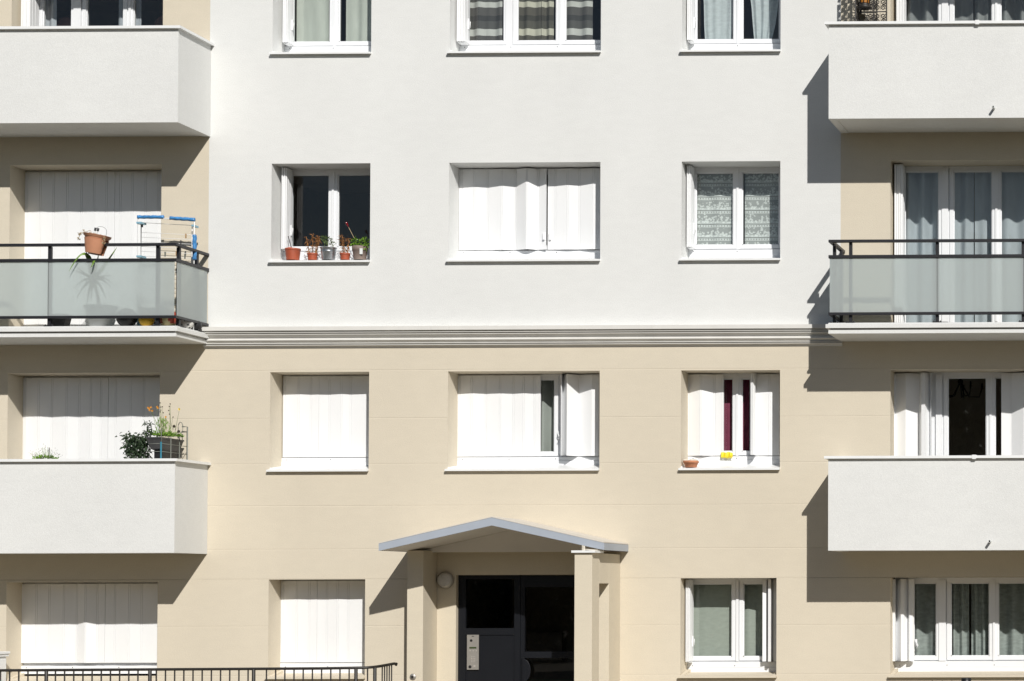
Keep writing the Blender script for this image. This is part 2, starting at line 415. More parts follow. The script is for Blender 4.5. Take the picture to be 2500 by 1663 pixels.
it.box(FX0+.25, FX1-.25, 3.6, 3.8, FZ0, FZ1)
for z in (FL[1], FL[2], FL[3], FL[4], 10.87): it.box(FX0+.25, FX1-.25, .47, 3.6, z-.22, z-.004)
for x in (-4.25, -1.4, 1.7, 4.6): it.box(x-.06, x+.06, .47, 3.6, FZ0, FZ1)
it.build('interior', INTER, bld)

# moulded band
prof = [(0.03,5.392),(-.135,5.392),(-.135,5.340),(-.095,5.338),(-.095,5.322),(-.117,5.320),(-.117,5.313),(-.085,5.311),(-.085,5.298),(-.103,5.296),(-.103,5.289),(-.078,5.286)]
for i in range(1,7):
    a = i/6; prof.append((-.078+.030*math.sin(a*math.pi/2), 5.286-.036*a))
for i in range(10):
    a = math.pi*i/9; prof.append((-.048-.036*math.sin(a), 5.246-.052*i/9))
prof += [(-.045,5.190),(-.045,5.182),(-.062,5.180),(-.062,5.174),(-.036,5.172),(-.036,5.161),(-.050,5.159),(-.050,5.152)]
for i in range(6):
    a = i/5; prof.append((-.030+.028*a, 5.148-.030*a*a))
prof += [(.03,5.115)]
c = MB()
segs = [-4.085, -1.02, -.78, 1.9, 4.385]
for a, b in zip(segs[:-1], segs[1:]): c.prism_x(prof, a+.0007, b-.0007)
c.build('cornice', mat('white_moulding_paint', (.66,.65,.62), .7, var=.04, vscale=4), bld, label='white moulded string course between the white and the beige render')

# ------------------------------------------------------------------ balconies
def solid_balcony(x0, x1, zb, zc, inner, clip=None, spout=None, label=None):
    """parapet box: inner = x of the return wall; zb soffit; zc top of the coping"""
    t = .10; sgn = 1 if inner > x0+.01 and abs(inner-x1) < .01 else -1
    b = MB(); ztop = zc-.034
    b.box(x0, x1, -DEP, -DEP+t, zb, ztop)                                    # front
    if sgn > 0: b.box(x1-t, x1, -DEP+t, -.003, zb, ztop)
    else: b.box(x0, x0+t, -DEP+t, -.003, zb, ztop)
    xi0, xi1 = (x0, x1-t) if sgn > 0 else (x0+t, x1)
    b.box(xi0, xi1, -DEP+t, -.003, zb+.006, zb+.17)                          # slab
    m = MB(); m_ = b
    o = m_.build('balcony', WHITE, bld, label=label)
    cp = MB(); e = .044
    if sgn > 0:
        cp.prism_z([(x0,-DEP-e),(x1+e,-DEP-e),(x1+e,-.002),(x1-t-.02,-.002),(x1-t-.02,-DEP+t+.02),(x0,-DEP+t+.02)], ztop, zc)
    else:
        cp.prism_z([(x1,-DEP-e),(x1,-DEP+t+.02),(x0+t+.02,-DEP+t+.02),(x0+t+.02,-.002),(x0-e,-.002),(x0-e,-DEP-e)], ztop, zc)
    if clip: cp.box(clip-.025, clip+.025, -DEP-e-.006, -DEP+t+.026, ztop-.012, zc+.008)
    cp.build('coping', METALW, o)
    if spout:
        s = MB(); x, z = spout; n = 14; L = .1
        ring = []
        for (r, y) in ((.017,-DEP-L),(.017,-DEP+.01),(.0135,-DEP+.01),(.0135,-DEP-L)):
            ring.append([(x+r*math.cos(2*math.pi*k/n), y, z+r*math.sin(2*math.pi*k/n)) for k in range(n)])
        vs = [q for g in ring for q in g]; fs = []
        for i in range(4):
            for k in range(n): fs.append((i*n+k, i*n+(k+1)%n, ((i+1)%4)*n+(k+1)%n, ((i+1)%4)*n+k))
        s.add(vs, fs, 0, True)
        s.lathe([(.0134,0),(.0134,.004)], (x,-DEP-.03,z), 14, 1, 'y')
        s.build('drain_spout', [WPLAS, BLACKP], o)
    return o
UP_ = T1-T2
solid_balcony(FX0+.3, XL, UB, UC, XL, label='solid white balcony above the left glass railed balcony')
solid_balcony(XR, FX1-.3, UB, UC, XR, clip=X(2386.7,56,-DEP), spout=(X(2424.5,260.5,-DEP-.1), Zv(2424.5,260.5,-DEP-.1)), label='solid white balcony above the right glass railed balcony')
solid_balcony(FX0+.3, XL, LB, LC, XL, label='solid white balcony with plants standing on it')
solid_balcony(XR, FX1-.3, LB, LC, XR, clip=X(2379,1118,-DEP), spout=(X(2415.5,1321.6,-DEP-.1), Zv(2415.5,1321.6,-DEP-.1)), label='solid white balcony below the right glass railed balcony')
solid_balcony(FX0+.3, XL, UB+UP_, UC+UP_, XL); solid_balcony(XR, FX1-.3, UB+UP_, UC+UP_, XR)

def glass_balcony(x0, x1, sgn, posts, joints, label):
    xi = x1 if sgn > 0 else x0        # inner end
    def rect(mb, out, z0, z1, wall_gap=.003):
        if sgn > 0: mb.box(x0, x1+out, -DEP-out, -wall_gap, z0, z1)
        else: mb.box(x0-out, x1, -DEP-out, -wall_gap, z0, z1)
    b = MB()
    rect(b, .0, 5.178, 5.224); rect(b, -.02, 5.224, 5.246); rect(b, .03, 5.246, 5.296)
    if sgn > 0: b.prism_x([(-DEP-.03,5.296),(-DEP+.02,5.318),(-.003,5.318),(-.003,5.296)], x0, x1-.0)
    else: b.prism_x([(-DEP-.03,5.296),(-DEP+.02,5.318),(-.003,5.318),(-.003,5.296)], x0, x1)
    o = b.build('balcony', WHITE, bld, label=label)
    # rails run along the front and return to the wall
    def rail(name, z0, z1, w0):
        m = MB(); y0, y1 = -DEP-.005, -DEP+w0
        if sgn > 0: m.prism_z([(x0,y0),(xi,y0),(xi,-.004),(xi-w0,-.004),(xi-w0,y1),(x0,y1)], z0, z1)
        else: m.prism_z([(x1,y0),(x1,y1),(xi+w0,y1),(xi+w0,-.004),(xi,-.004),(xi,y0)], z0, z1)
        return m.build(name, ANTH, o, bevel=.003)
    rail('handrail', 6.350, 6.384, .055); rail('middle_rail', 6.147, 6.186, .04); rail('bottom_rail', 5.416, 5.450, .04)
    ZG0, ZG1 = 5.45, 6.147
    for a, c_ in joints:
        g = MB(); g.box(a, c_, -DEP+.012, -DEP+.020, ZG0, ZG1); g.build('glass_panel', FROST, o)
    g = MB(); xs_ = xi-.02 if sgn > 0 else xi+.012
    g.box(xs_, xs_+.008, -DEP+.05, -.03, ZG0, ZG1); g.build('glass_panel', FROST, o, label='short end pane of the frosted railing')
    pts = [(p, -DEP+.055) for p in posts] + [(xi-sgn*.05, y) for y in (-.70, -.24)]
    for px_, py_ in pts:
        m = MB(); m.box(px_-.02, px_+.02, py_-.02, py_+.02, 5.33, 6.349)
        m.box(px_-.055, px_+.055, py_-.045, py_+.045, 5.319, 5.329)
        for sx in (-.042,.042): m.lathe([(.009,0),(.009,.012),(.004,.016)], (px_+sx, py_-.02, 5.329), 8)
        m.build('post', ANTH, o)
    return o
XG = X(2154*1.0607, 700, -DEP)
glass_balcony(FX0+.3, XL, 1, [X(122.5,617,-.8), X(386,617,-.8), X(122.5,617,-.8)-1.42],
              [(X(116.4,700,-DEP)+.004, X(424,700,-DEP)), (X(116.4,700,-DEP)-1.64, X(116.4,700,-DEP)-.004)],
              'balcony with frosted glass railing crowded with pots and balls')
glass_balcony(XR, FX1-.3, -1, [X(2077,604,-.8), X(2288.5,604,-.8), X(2498,604,-.8)],
              [(XR+.014, X(2287.5,700,-DEP)-.003), (X(2287.5,700,-DEP)+.003, X(2499,700,-DEP)-.003), (X(2499,700,-DEP)+.003, X(2499,700,-DEP)+1.5)],
              'empty looking balcony with frosted glass railing')

# ------------------------------------------------------------------ windows
GY = .41
def window(x0, x1, T, glasses, zb=None, sill='white', board=True, covers=(), gz=(-.072,-1.05), label=None, handle=None, lefthidden=0):
    """frame with sashes round each pane; glasses = x-ranges of glass in the wall's own metres"""
    zb = T-1.2275 if zb is None else zb
    g0 = (T+gz[1]) if board else zb+.12; g1 = T+gz[0]
    f = MB()
    xs = sorted({x0, x1} | {g[0] for g in glasses} | {g[1] for g in glasses})
    y0, y1 = .392, .45
    f.box(x0, x1, y0, y1, g1, T-.001); f.box(x0, x1, y0, y1, zb, g0)
    ed = [x0]+[v for g in glasses for v in g]+[x1]
    for i in range(0, len(ed), 2): f.box(ed[i], ed[i+1], y0, y1, g0, g1)
    for a, b in glasses:                                   # sash ring, proud
        s = .05; yy0, yy1 = .376, .3915
        f.box(a-s, a, yy0, yy1, g0-s, g1+min(s,.045)); f.box(b, b+s, yy0, yy1, g0-s, g1+min(s,.045))
        f.box(a, b, yy0, yy1, g1, g1+min(s,.045)); f.box(a, b, yy0, yy1, g0-s, g0)
        r = .012; f.box(a, a+r, .3925, .405, g0, g1); f.box(b-r, b, .3925, .405, g0, g1); f.box(a, b, .3925, .405, g1-r, g1); f.box(a, b, .3925, .405, g0, g0+r)
    for cx_, w_ in covers:
        f.box(cx_-w_/2, cx_+w_/2, .360, .3755, g0-.06, g1+.04)
    f.box(x0, x1, .372, .3915, T-.03, T-.002)
    if board:
        f.box(x0+.001, x1-.001, .345, .3755, zb+.062, T-1.1165); f.box(x0+.001, x1-.001, .338, .3755, zb, zb+.0605)
        n = max(2, int((x1-x0)/.6)+1)
        for k in range(n):
            xx = x0+.07+(x1-x0-.14)*k/(n-1); f.lathe([(.006,0),(.006,.004)], (xx, .3415, zb+.085), 8, 1, 'y')
    o = f.build('window', [FRAME, GREYP], bld, label=label)
    for a, b in glasses:
        p = MB(); p.quad((a+.001,GY,g0+.001),(b-.001,GY,g0+.001),(b-.001,GY,g1-.001),(a+.001,GY,g1-.001)); p.build('pane', GLASS, o, recalc=False)
    if handle is not None:
        h = MB(); hx, hz = handle; h.box(hx-.014, hx+.014, .35, .3755, hz-.05, hz+.05); h.tube([(hx,.345,hz+.01),(hx+.004,.315,hz+.01),(hx+.03,.31,hz-.03),(hx+.01,.31,hz-.075)], .008); h.build('latch', FRAME, o)
    if sill:
        s = MB()
        if sill == 'white':
            zt = T-1.2985
            s.prism_x([(-.055,zt-.024),(-.055,zt),(.34,T-1.2285),(.34,T-1.2985),(.0,T-1.2985-.001),(-.0,zt-.012),(-.04,zt-.024)], x0-.02, x1+.004)
            s.prism_x([(.001,T-1.299),(.001,T-1.268),(.338,T-1.228),(.338,T-1.299)], x0+.0005, x0+.012)
            s.build('sill', METALW, o)
        else:
            s.prism_x([(-.06,T-1.3127),(-.06,T-1.290),(.34,T-1.2517),(.34,T-1.31)], x0-.02, x1+.01)
            s.prism_x([(-.05,T-1.2895),(.34,T-1.2515),(.34,T-1.21)], x0+.001, x0+.05)
            s.prism_x([(-.05,T-1.2895),(.34,T-1.2515),(.34,T-1.21)], x1-.05, x1-.001)
            s.build('sill', BEIGE, o)
    return o

def shutter(parent, pts, z0, z1, base=.345, th=.022, strip=True, label=None, handle=None):
    """folding shutter: pts = (x, offset towards the street) in plan; hinge strips are grooved"""
    out = []; n = len(pts)
    for i, (x, o) in enumerate(pts):
        y = base-o
        if 0 < i < n-1 and strip:
            for s_ in (-.011, .011):
                # keep the groove on the slope of its own leaf
                j = i-1 if s_ < 0 else i+1
                t_ = abs(s_)/max(abs(pts[j][0]-x), .03); yy = y+(base-pts[j][1]-y)*t_
                out += [(x+s_-.0020, yy), (x+s_-.0015, yy+.006), (x+s_+.0015, yy+.006), (x+s_+.0020, yy)]
        else: out.append((x, y))
    back = [(x, base-o+th) for x, o in reversed(pts)]
    m = MB(); m.prism_z(out+back, z0, z1)
    if handle:
        hx, hy, hz = handle; m.box(hx-.013, hx+.013, hy-.02, hy, hz-.05, hz+.05)
    ob = m.build('shutter', PVC, parent, label=label, recalc=True)
    return ob
def stack(parent, x0, x1, n, d0, d1, z0, z1, label='folded stack of shutter leaves'):
    m = MB(); w_ = (x1-x0)/n
    for k in range(n):
        xa = x0+k*w_; dd = .012*(k % 2)
        m.box(xa+.0015, xa+w_-.0015, d0+dd, d1, z0+.004*(k%2), z1)
        for j in range(1,3):
            yy = d0+dd+(d1-d0-dd)*j/3
            m.box(xa+w_-.0014, xa+w_+.0012, yy-.018, yy+.018, z0+.01, z1-.01)
    m.box(x0+.004, x1-.004, d0+.03, d1-.02, z0-.012, z0-.001)
    m.tube([(x1+.002, d1-.03, z0+.30), (x1+.022, d1-.035, z0+.30), (x1+.024, d1-.04, z0+.22)], .006)
    m.box(x1-.002, x1+.012, d1-.05, d1-.015, z0+.2, z0+.34)
    return m.build('shutter', PVC, parent, label=label)
def pxs(lst, zoom, ox, py, y=.35, k=None, base_y=None, oz=0):
    """(zoomed x, zoomed shadow y or None) -> plan points"""
    return lst

def zpts(items, zoom, ox, py, kk=0.):
    """items: (zoomed x, offset) -> (world x, offset); the offset shifts the depth at which x is read"""
    return [(X(ox+zx/zoom, py, .345-of), of) for zx, of in items]

SZ = (-1.108, -.02)   # shutter bottom / top relative to the lintel
cA, cC = (XA0+XA1)/2, (XC0+XC1)/2
def two(c, x0, x1): return [(x0+.088, c-.06), (c+.056, x1-.10)]
def three(x0): return [(x0+.10, x0+.587), (x0+.763, x0+1.293), (x0+1.412, x0+1.90)]

# --- row 1
w1a = window(XA0, XA1, T1, two(cA,XA0,XA1), covers=[(cA,.03)], label='window with pale green curtains, upper left of the white wall')
stack(w1a, XA0+.055, XA0+.12, 4, .16, .34, T1+SZ[0], T1+SZ[1])
w1b = window(XB0, XB1, T1, three(XB0), covers=[(XB0+.66,.085),(XB0+1.352,.03)], label='wide window with grey and white striped curtains')
stack(w1b, XB0+.028, XB0+.135, 6, .16, .34, T1+SZ[0], T1+SZ[1])
w1c = window(XC0, XC1, T1, two(cC,XC0,XC1), covers=[(cC,.03)], label='window with knotted grey curtains')
stack(w1c, XC0+.022, XC0+.082, 4, .16, .34, T1+SZ[0], T1+SZ[1])
# --- row 2
w2a = window(XA0, XA1, T2, two(cA,XA0,XA1), covers=[(cA,.03)], label='dark uncurtained window above a row of flower pots')
stack(w2a, XA0+.058, XA0+.125, 4, .16, .34, T2+SZ[0], T2+SZ[1])
w2b = window(XB0, XB1, T2, three(XB0), covers=[(XB0+.66,.085),(XB0+1.352,.03)], label='wide window closed by white folding shutters, one fold pushed out')
z = 5.227
shutter(w2b, zpts([(318,0),(350,-.0),(510,.014),(685,0),(860,.028),(1040,.007),(1180,.088),(1330,.01),(1427,.046)], z, 1060, 500), T2+SZ[0], T2+SZ[1], label='left leaves with one fold pushed out',
        handle=(X(1060+1405/z,570,.31), .30, T2-.93))
shutter(w2b, zpts([(1450,.014),(1545,.017),(1700,.034),(1855,.02),(2030,.052),(2125,.03)], z, 1060, 500), T2+SZ[0], T2+SZ[1], handle=(X(1060+1485/z,570,.33), .323, T2-.93))
w2c = window(XC0, XC1, T2, two(cC,XC0,XC1), covers=[(cC,.03)], label='window with patterned white lace curtains')
stack(w2c, XC0+.024, XC0+.082, 4, .16, .34, T2+SZ[0], T2+SZ[1])
# --- row 3
w3a = window(XA0, XA1, T3, [], label='window closed by flat white shutters in the beige wall, upper of two')
z = 5.228
shutter(w3a, zpts([(266,0),(285,0),(465,.008),(622,-.001),(722,.003)], z, 640, 1000), T3+SZ[0], T3+SZ[1])
shutter(w3a, zpts([(726,.0),(858,-.002),(1010,.01),(1130,-.001),(1373,.008)], z, 640, 1000), T3+SZ[0], T3+SZ[1])
w3b = window(XB0, XB1, T3, [(XB0+.75, X(1060+1545/5.227,1000,GY))], covers=[(XB0+.66,.085)], label='wide window with its white shutters open at one narrow pane', handle=(X(1060+1585/5.227,1075,.35), T3-.82))
z = 5.227
shutter(w3b, zpts([(300,0),(320,0),(478,.012),(660,0),(840,.008),(1010,0),(1140,.009),(1276,0),(1357,.005)], z, 1060, 1000), T3+SZ[0], T3+SZ[1], label='closed leaves left of the narrow pane')
shutter(w3b, zpts([(1615,.13),(1622,.135),(1638,.0),(1692,.165),(1845,0),(2010,.065),(2100,.06)], z, 1060, 1000), T3+SZ[0], T3+SZ[1], strip=False, label='zigzag folded leaves right of the narrow pane')
w3c = window(XC0, XC1, T3, [(XC0+.43, cC-.06), (cC+.056, XC0+.83)], covers=[(cC,.03)], label='window with half open shutters and a burgundy curtain')
shutter(w3c, zpts([(180,0),(213,0),(368,.052),(545,.0),(645,.012),(662,.012)], z, 1640, 1000), T3+SZ[0], T3+SZ[1])
shutter(w3c, zpts([(1006,.155),(1040,.165),(1066,0),(1245,.016),(1372,.0)], z, 1640, 1000), T3+SZ[0], T3+SZ[1])
# --- row 4
w4a = window(XA0, -1.926, T4, [], zb=T4-1.2517, sill='beige', label='window closed by flat white shutters behind the black railing, narrower one')
z = 5.54
shutter(w4a, zpts([(362,0),(385,0),(580,.006),(746,0),(851,.003)], z, 620, 1500), T4+SZ[0], T4+SZ[1])
shutter(w4a, zpts([(855,0),(987,0),(1130,.007),(1275,0),(1507,.006)], z, 620, 1500), T4+SZ[0], T4+SZ[1])
gl4 = [(X(1640+285/z,1500,GY), X(1640+823/z,1500,GY)), (X(1640+973/z,1500,GY), XC0+1.15)]
w4c = window(XC0, 3.518, T4, gl4, zb=T4-1.2517, sill='beige', covers=[((gl4[0][1]+gl4[1][0])/2,.035)], label='window with folded shutters at both sides, right of the entrance', handle=None)
stack(w4c, XC0+.024, XC0+.08, 4, .16, .34, T4+SZ[0], T4+SZ[1])
shutter(w4c, zpts([(1228,.10),(1275,.085),(1300,.01),(1303,.16),(1337,.165),(1352,0),(1378,.05),(1430,.05)], z, 1640, 1500), T4+SZ[0], T4+SZ[1], strip=False, label='zigzag folded leaves at the right jamb')
# --- left bays
w1l = window(BL0, BL1, T1, [(X(107.4,50,GY),X(177.3,50,GY)), (X(213,50,GY),X(304,50,GY)), (X(328,50,GY),BL1-.11)], zb=FL[1], sill=None, board=False, covers=[(X(188,50,.36),.10),(X(316,50,.36),.03)], label='balcony window with a pale blue curtain')
stack(w1l, X(50.8,50,.14), X(74,50,.14)+.0, 5, .14, .34, FL[1]+.06, T1+SZ[1])
w2l = window(BL0, BL1, T2, [], zb=FL[2], sill=None, board=False, label='balcony door closed by white shutters behind the hanging pot')
z = 3.136
shutter(w2l, zpts([(188,0),(205,0),(308,.006),(411,0),(515,.006),(625,0),(720,.004),(816,0),(877,.002)], z, 0, 500), FL[2]+.09, T2-.03)
shutter(w2l, zpts([(880,.0),(921,0),(1015,.007),(1115,0),(1210,.005),(1242,0)], z, 0, 500), FL[2]+.09, T2-.03)
w3l = window(BL0, BL1, T3, [], zb=FL[3], sill=None, board=False, label='balcony door closed by white shutters behind the solid parapet')
shutter(w3l, zpts([(176,0),(190,.01),(295,.014),(398,.0),(510,.012),(608,0),(695,.012),(774,.0),(826,.004)], z, 0, 1000), FL[3]+.09, T3-.03)
shutter(w3l, zpts([(830,.0),(886,0),(1000,.012),(1102,0),(1222,.006)], z, 0, 1000), FL[3]+.09, T3-.03)
w4l = window(-6.69, -4.68, T4-.028, [], zb=T4-1.2517, sill='beige', label='wide ground floor window closed by white shutters behind the black railing')
z = 3.367
shutter(w4l, zpts([(178,0),(300,.002),(406,.0),(525,.008),(633,0),(702,.036),(802,0),(862,.004)], z, 0, 1480), T4-1.105, T4-.05)
shutter(w4l, zpts([(866,.0),(945,0),(1062,.008),(1165,0),(1300,.006)], z, 0, 1480), T4-1.105, T4-.05)
# --- right bays
gR = [(BR0+.13, BR0+.586), (BR0+.785, BR0+1.303), (BR0+1.418, BR0+1.93)]
cvR = [(BR0+.672,.085), (BR0+1.36,.03)]
w1r = window(BR0, BR1, T1, gR, zb=FL[1], sill=None, board=False, covers=cvR, label='balcony window reflecting blue sky beside the wrought iron screen')
stack(w1r, BR0+.055, BR0+.16, 5, .14, .34, FL[1]+.06, T1+SZ[1])
w2r = window(BR0, BR1, T2, gR, zb=FL[2], sill=None, board=False, covers=cvR, label='balcony door with sheer curtains above the frosted railing')
stack(w2r, X(2183.5,500,.14), X(2204,500,.14), 4, .14, .34, FL[2]+.06, T2+SZ[1])
w3r = window(BR0, BR1, T3, [(BR0+.705, BR0+1.224), (BR0+1.337, BR0+1.85)], zb=FL[3], sill=None, board=False, covers=[(BR0+.59,.085),(BR0+1.28,.03)], label='balcony window with dark panes between open white shutters')
z = 6.27
shutter(w3r, zpts([(62,.19),(103,.19),(150,.02),(160,.0),(320,.068),(527,0),(560,.14),(612,.15),(684,.015),(712,.10)], z, 2160, 1000), FL[3]+.06, T3-.02, strip=False, label='zigzag folded leaves left of the dark panes')
shutter(w3r, zpts([(1785,.012),(1912,0),(1940,0),(2128,.09),(2300,.0),(2420,.06)], z, 2160, 1000), FL[3]+.06, T3-.02, strip=False, label='folded leaves right of the dark panes')
w4r = window(BR0, BR1, T4, [(BR0+.25, BR0+.553), (BR0+.745, BR0+1.263), (BR0+1.38, BR0+1.88)], zb=T4-1.2517, sill='beige', covers=[(BR0+.635,.095),(BR0+1.325,.03)], label='ground floor window with grey sheer curtains', handle=(X(1940+1215/4.094,1550,.36), T4-.87))
z = 4.094
shutter(w4r, zpts([(978,.16),(1003,.165),(1018,.0),(1062,.135),(1090,.13),(1132,.04),(1146,.12),(1176,.11),(1194,.08)], z, 1940, 1500), T4+SZ[0], T4+SZ[1], strip=False, label='zigzag folded leaves at the left jamb')

# ------------------------------------------------------------------ entrance porch
def kz(zx, zy, y): return at(880+zx/3.274, 1220+zy/3.274, y)
CD = 1.06
xl, xr, xa = -1.31, 1.56, .13
EB, ET, AB, AT = 2.413, 2.503, 2.731, 2.831
p = MB()
p.prism_y([(xl,ET+.001),(xa,AT+.001),(xr,ET+.001),(xr,ET+.013),(xa,AT+.013),(xl,ET+.013)], -CD-.004, -.004)
po = p.build('entrance_porch', ROOFM, bld, label='entrance porch with a shallow grey gabled roof')
p = MB(); p.box(-1.25, -1.04, -.30, .17, FZ0, 2.43); p.build('pier', PORCHM, po, bevel=.004)
p = MB()
p.box(1.23, 1.452, -1.20, -.90, FZ0, 2.375); p.box(1.23, 1.452, -.90, -.49, 1.988, 2.375); p.box(1.23, 1.452, -.49, -.002, FZ0, 2.375)
p.build('pier', PORCHM, po, bevel=.004, label='projecting right pier with an opening in its side')
p = MB(); p.box(1.20, 1.50, -1.235, -.88, 2.376, 2.405); p.build('pier_cap', METALW, po)
p = MB()
p.prism_y([(xl,EB),(xa,AB),(xr-.05,EB+.005),(xr-.05,EB+.05),(xa,AB+.05),(xl,EB+.05)], -CD+.02, -.004); 
p.build('porch_ceiling', CEIL, po)
p = MB()
for a in ([(xl,EB-.002),(xa,AB-.002),(xa,AT),(xl,ET)], [(xa,AB-.002),(xr,EB-.0),(xr,ET-.0),(xa,AT)]): p.prism_y(a, -CD, -CD+.018)
p.box(xr-.018, xr, -CD+.0185, -.004, EB, ET-.002); p.box(xl, xl+.018, -CD+.0185, -.004, EB, ET-.002)
p.build('fascia', ZINCG, po)
p = MB(); p.prism_y([(xl+.02,EB-.001),(xr-.07,EB-.001),(xa,AB-.002)], -.006, -.002); p.build('gable_panel', CEIL, po)
p = MB()                                                                     # broken bracket left on the cap
q = kz(1785,385,-1.19); p.lathe([(.014,0),(.02,.012),(.012,.03),(.016,.045),(.004,.06)], (q.x, -1.18, 2.405), 10); p.box(q.x-.02, q.x-.012, -1.2, -1.16, 2.405, 2.47)
p.tube([(q.x+.01,-1.17,2.42),(q.x+.08,-1.15,2.412),(q.x+.16,-1.12,2.407)], .008); p.build('bracket', STONE, po)
# recessed wall with the door
e = MB(); DX0, DX1, DZ = -.785, .96, 2.11
e.box(-1.04, DX0, .17, .27, FZ0, 2.41); e.box(DX1, 1.23, .17, .27, FZ0, 2.41); e.box(DX0, DX1, .17, .27, DZ, 2.41)
e.box(-1.04, 1.23, .002, .17, 2.4105, 2.46)
e.build('entrance_wall', PORCHM, bld, label='recessed beige wall round the dark door')
DY = .25
kd = lambda zx, zy: kz(zx, zy, DY)
d = MB()
gx0, gx1, gz0, gz1 = kd(845,0).x, kd(1232,0).x, kd(900,1028).z, kd(900,637).z
hx0, hz0, hz1 = kd(1318,0).x, kd(1400,1215).z, kd(1400,700).z
mx0, mx1 = kd(1240,0).x, kd(1283,0).x
d.box(DX0, gx0, DY, DY+.06, -.2, DZ); d.box(gx0, gx1, DY, DY+.06, gz1, DZ); d.box(gx0, gx1, DY, DY+.06, gz0-.09, gz0); d.box(gx1, mx0, DY, DY+.06, -.2, DZ)
d.box(gx0, gx1, DY+.012, DY+.06, -.2, gz0-.0915)
d.box(mx0, mx1, DY-.012, DY+.06, -.2, DZ)
do = d.build('entrance_door', DOORM, bld, label='dark grey glazed entrance door with a fixed side panel')
d = MB(); d.box(mx1+.004, hx0, DY-.006, DY+.05, -.2, DZ-.01); d.box(hx0, DX1-.002, DY-.006, DY+.05, hz1, DZ-.01)
bz0 = kd(1400,1265).z; d.box(hx0, DX1-.002, DY-.006, DY+.05, bz0, hz0); d.box(.86, DX1-.002, DY-.006, DY+.05, hz0, hz1)
d.box(.86, DX1-.002, DY-.006, DY+.05, .12, bz0); d.box(hx0, .86, DY-.006, DY+.05, -.2, .12)
d.build('door_leaf', DOORM, do)
for a in ((gx0,gx1,gz0,gz1), (hx0,.86,hz0,hz1), (hx0,.86,.12,bz0)):
    g = MB(); g.quad((a[0],DY+.03,a[2]),(a[1],DY+.03,a[2]),(a[1],DY+.03,a[3]),(a[0],DY+.03,a[3])); g.build('pane', DGLASS, do, recalc=False)
h = MB()                                                                       # half disc pull
hc = kd(1305,1365); rr = .155; poly = [(hc.x+.005, hc.z-rr)]+[(hc.x+.005+rr*.66*math.cos(a), hc.z+rr*math.sin(a)) for a in [(-.5+i/16)*math.pi for i in range(17)]]
h.prism_y(poly, DY-.05, DY-.038); h.box(hc.x-.012, hc.x+.02, DY-.04, DY-.007, hc.z-rr-.02, hc.z+rr+.02)
h.build('pull_handle', DOORM, do, bevel=.003)
zi = 11.785
def ki(a, b): q = at(1120+a/zi, 1540+b/zi, DY); return q.x, q.z
ic = MB(); x0, z1 = ki(248,118); x1, z0 = ki(580,1120); ic.box(x0, x1, DY-.012, DY-.0005, z0, z1)
def disc(a, b, r, mi, th=.004):
    q = ki(a,b); ic.lathe([(r,0),(r,-th),(r*.7,-th-.001)], (q[0], DY-.012, q[1]), 14, mi, 'y')
disc(370,280,.017,1); disc(335,1035,.020,1)
a, b = ki(315,515), ki(518,465); ic.box(a[0], b[0], DY-.0135, DY-.0122, a[1], b[1], 2)
for xx in (335,425,512): disc(xx,582,.006,3,.003)
for xx in (380,425,470):
    for yy in (752,800,848,896): disc(xx,yy,.0048,3,.003)
a, b = ki(432,1030), ki(490,1000); ic.box(a[0], b[0], DY-.0132, DY-.0122, a[1], b[1], 3)
a, b = ki(380,168), ki(450,150); ic.box(a[0], b[0], DY-.0132, DY-.0122, a[1], b[1], 1)
ic.build('intercom', [STEEL, BLACKP, LCD, KEY], do, label='steel intercom plate with keypad')
# hall behind the door
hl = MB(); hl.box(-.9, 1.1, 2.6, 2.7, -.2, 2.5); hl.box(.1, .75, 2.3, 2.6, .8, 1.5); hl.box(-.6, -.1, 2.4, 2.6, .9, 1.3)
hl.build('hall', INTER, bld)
# round wall lamp
q = kz(683,643,.17); lm = MB(); lm.lathe([(.112,0),(.112,-.03),(.098,-.04)], (q.x,.169,q.z), 28, 0, 'y')
lo = lm.build('wall_lamp', STEEL, bld, label='round bulkhead lamp beside the door')
lm = MB(); lm.lathe([(.096,-.035),(.096,-.05),(.085,-.068),(.06,-.08),(.03,-.086),(.0005,-.088)], (q.x,.169,q.z), 28, 0, 'y')
for r_ in (.03,.055,.078): lm.lathe([(r_-.004,-.084+.25*r_**2*8),(r_,-.094+.25*r_**2*10),(r_+.004,-.084+.25*r_**2*8)], (q.x,.169,q.z), 28, 0, 'y')
lm.build('lamp_glass', LAMPG, lo)
q = at(1008.5,1652.5,-.30); ks = MB(); ks.lathe([(.042,0),(.042,-.008),(.036,-.014),(.02,-.016),(.02,-.022),(.006,-.024)], (q.x,-.3005,q.z), 20, 0, 'y'); ks.lathe([(.016,-.022),(.016,-.026)], (q.x,-.3005,q.z), 12, 1, 'y')
ks.build('key_switch', [STEEL, BLACKP], po, label='round steel key switch on the left pier')

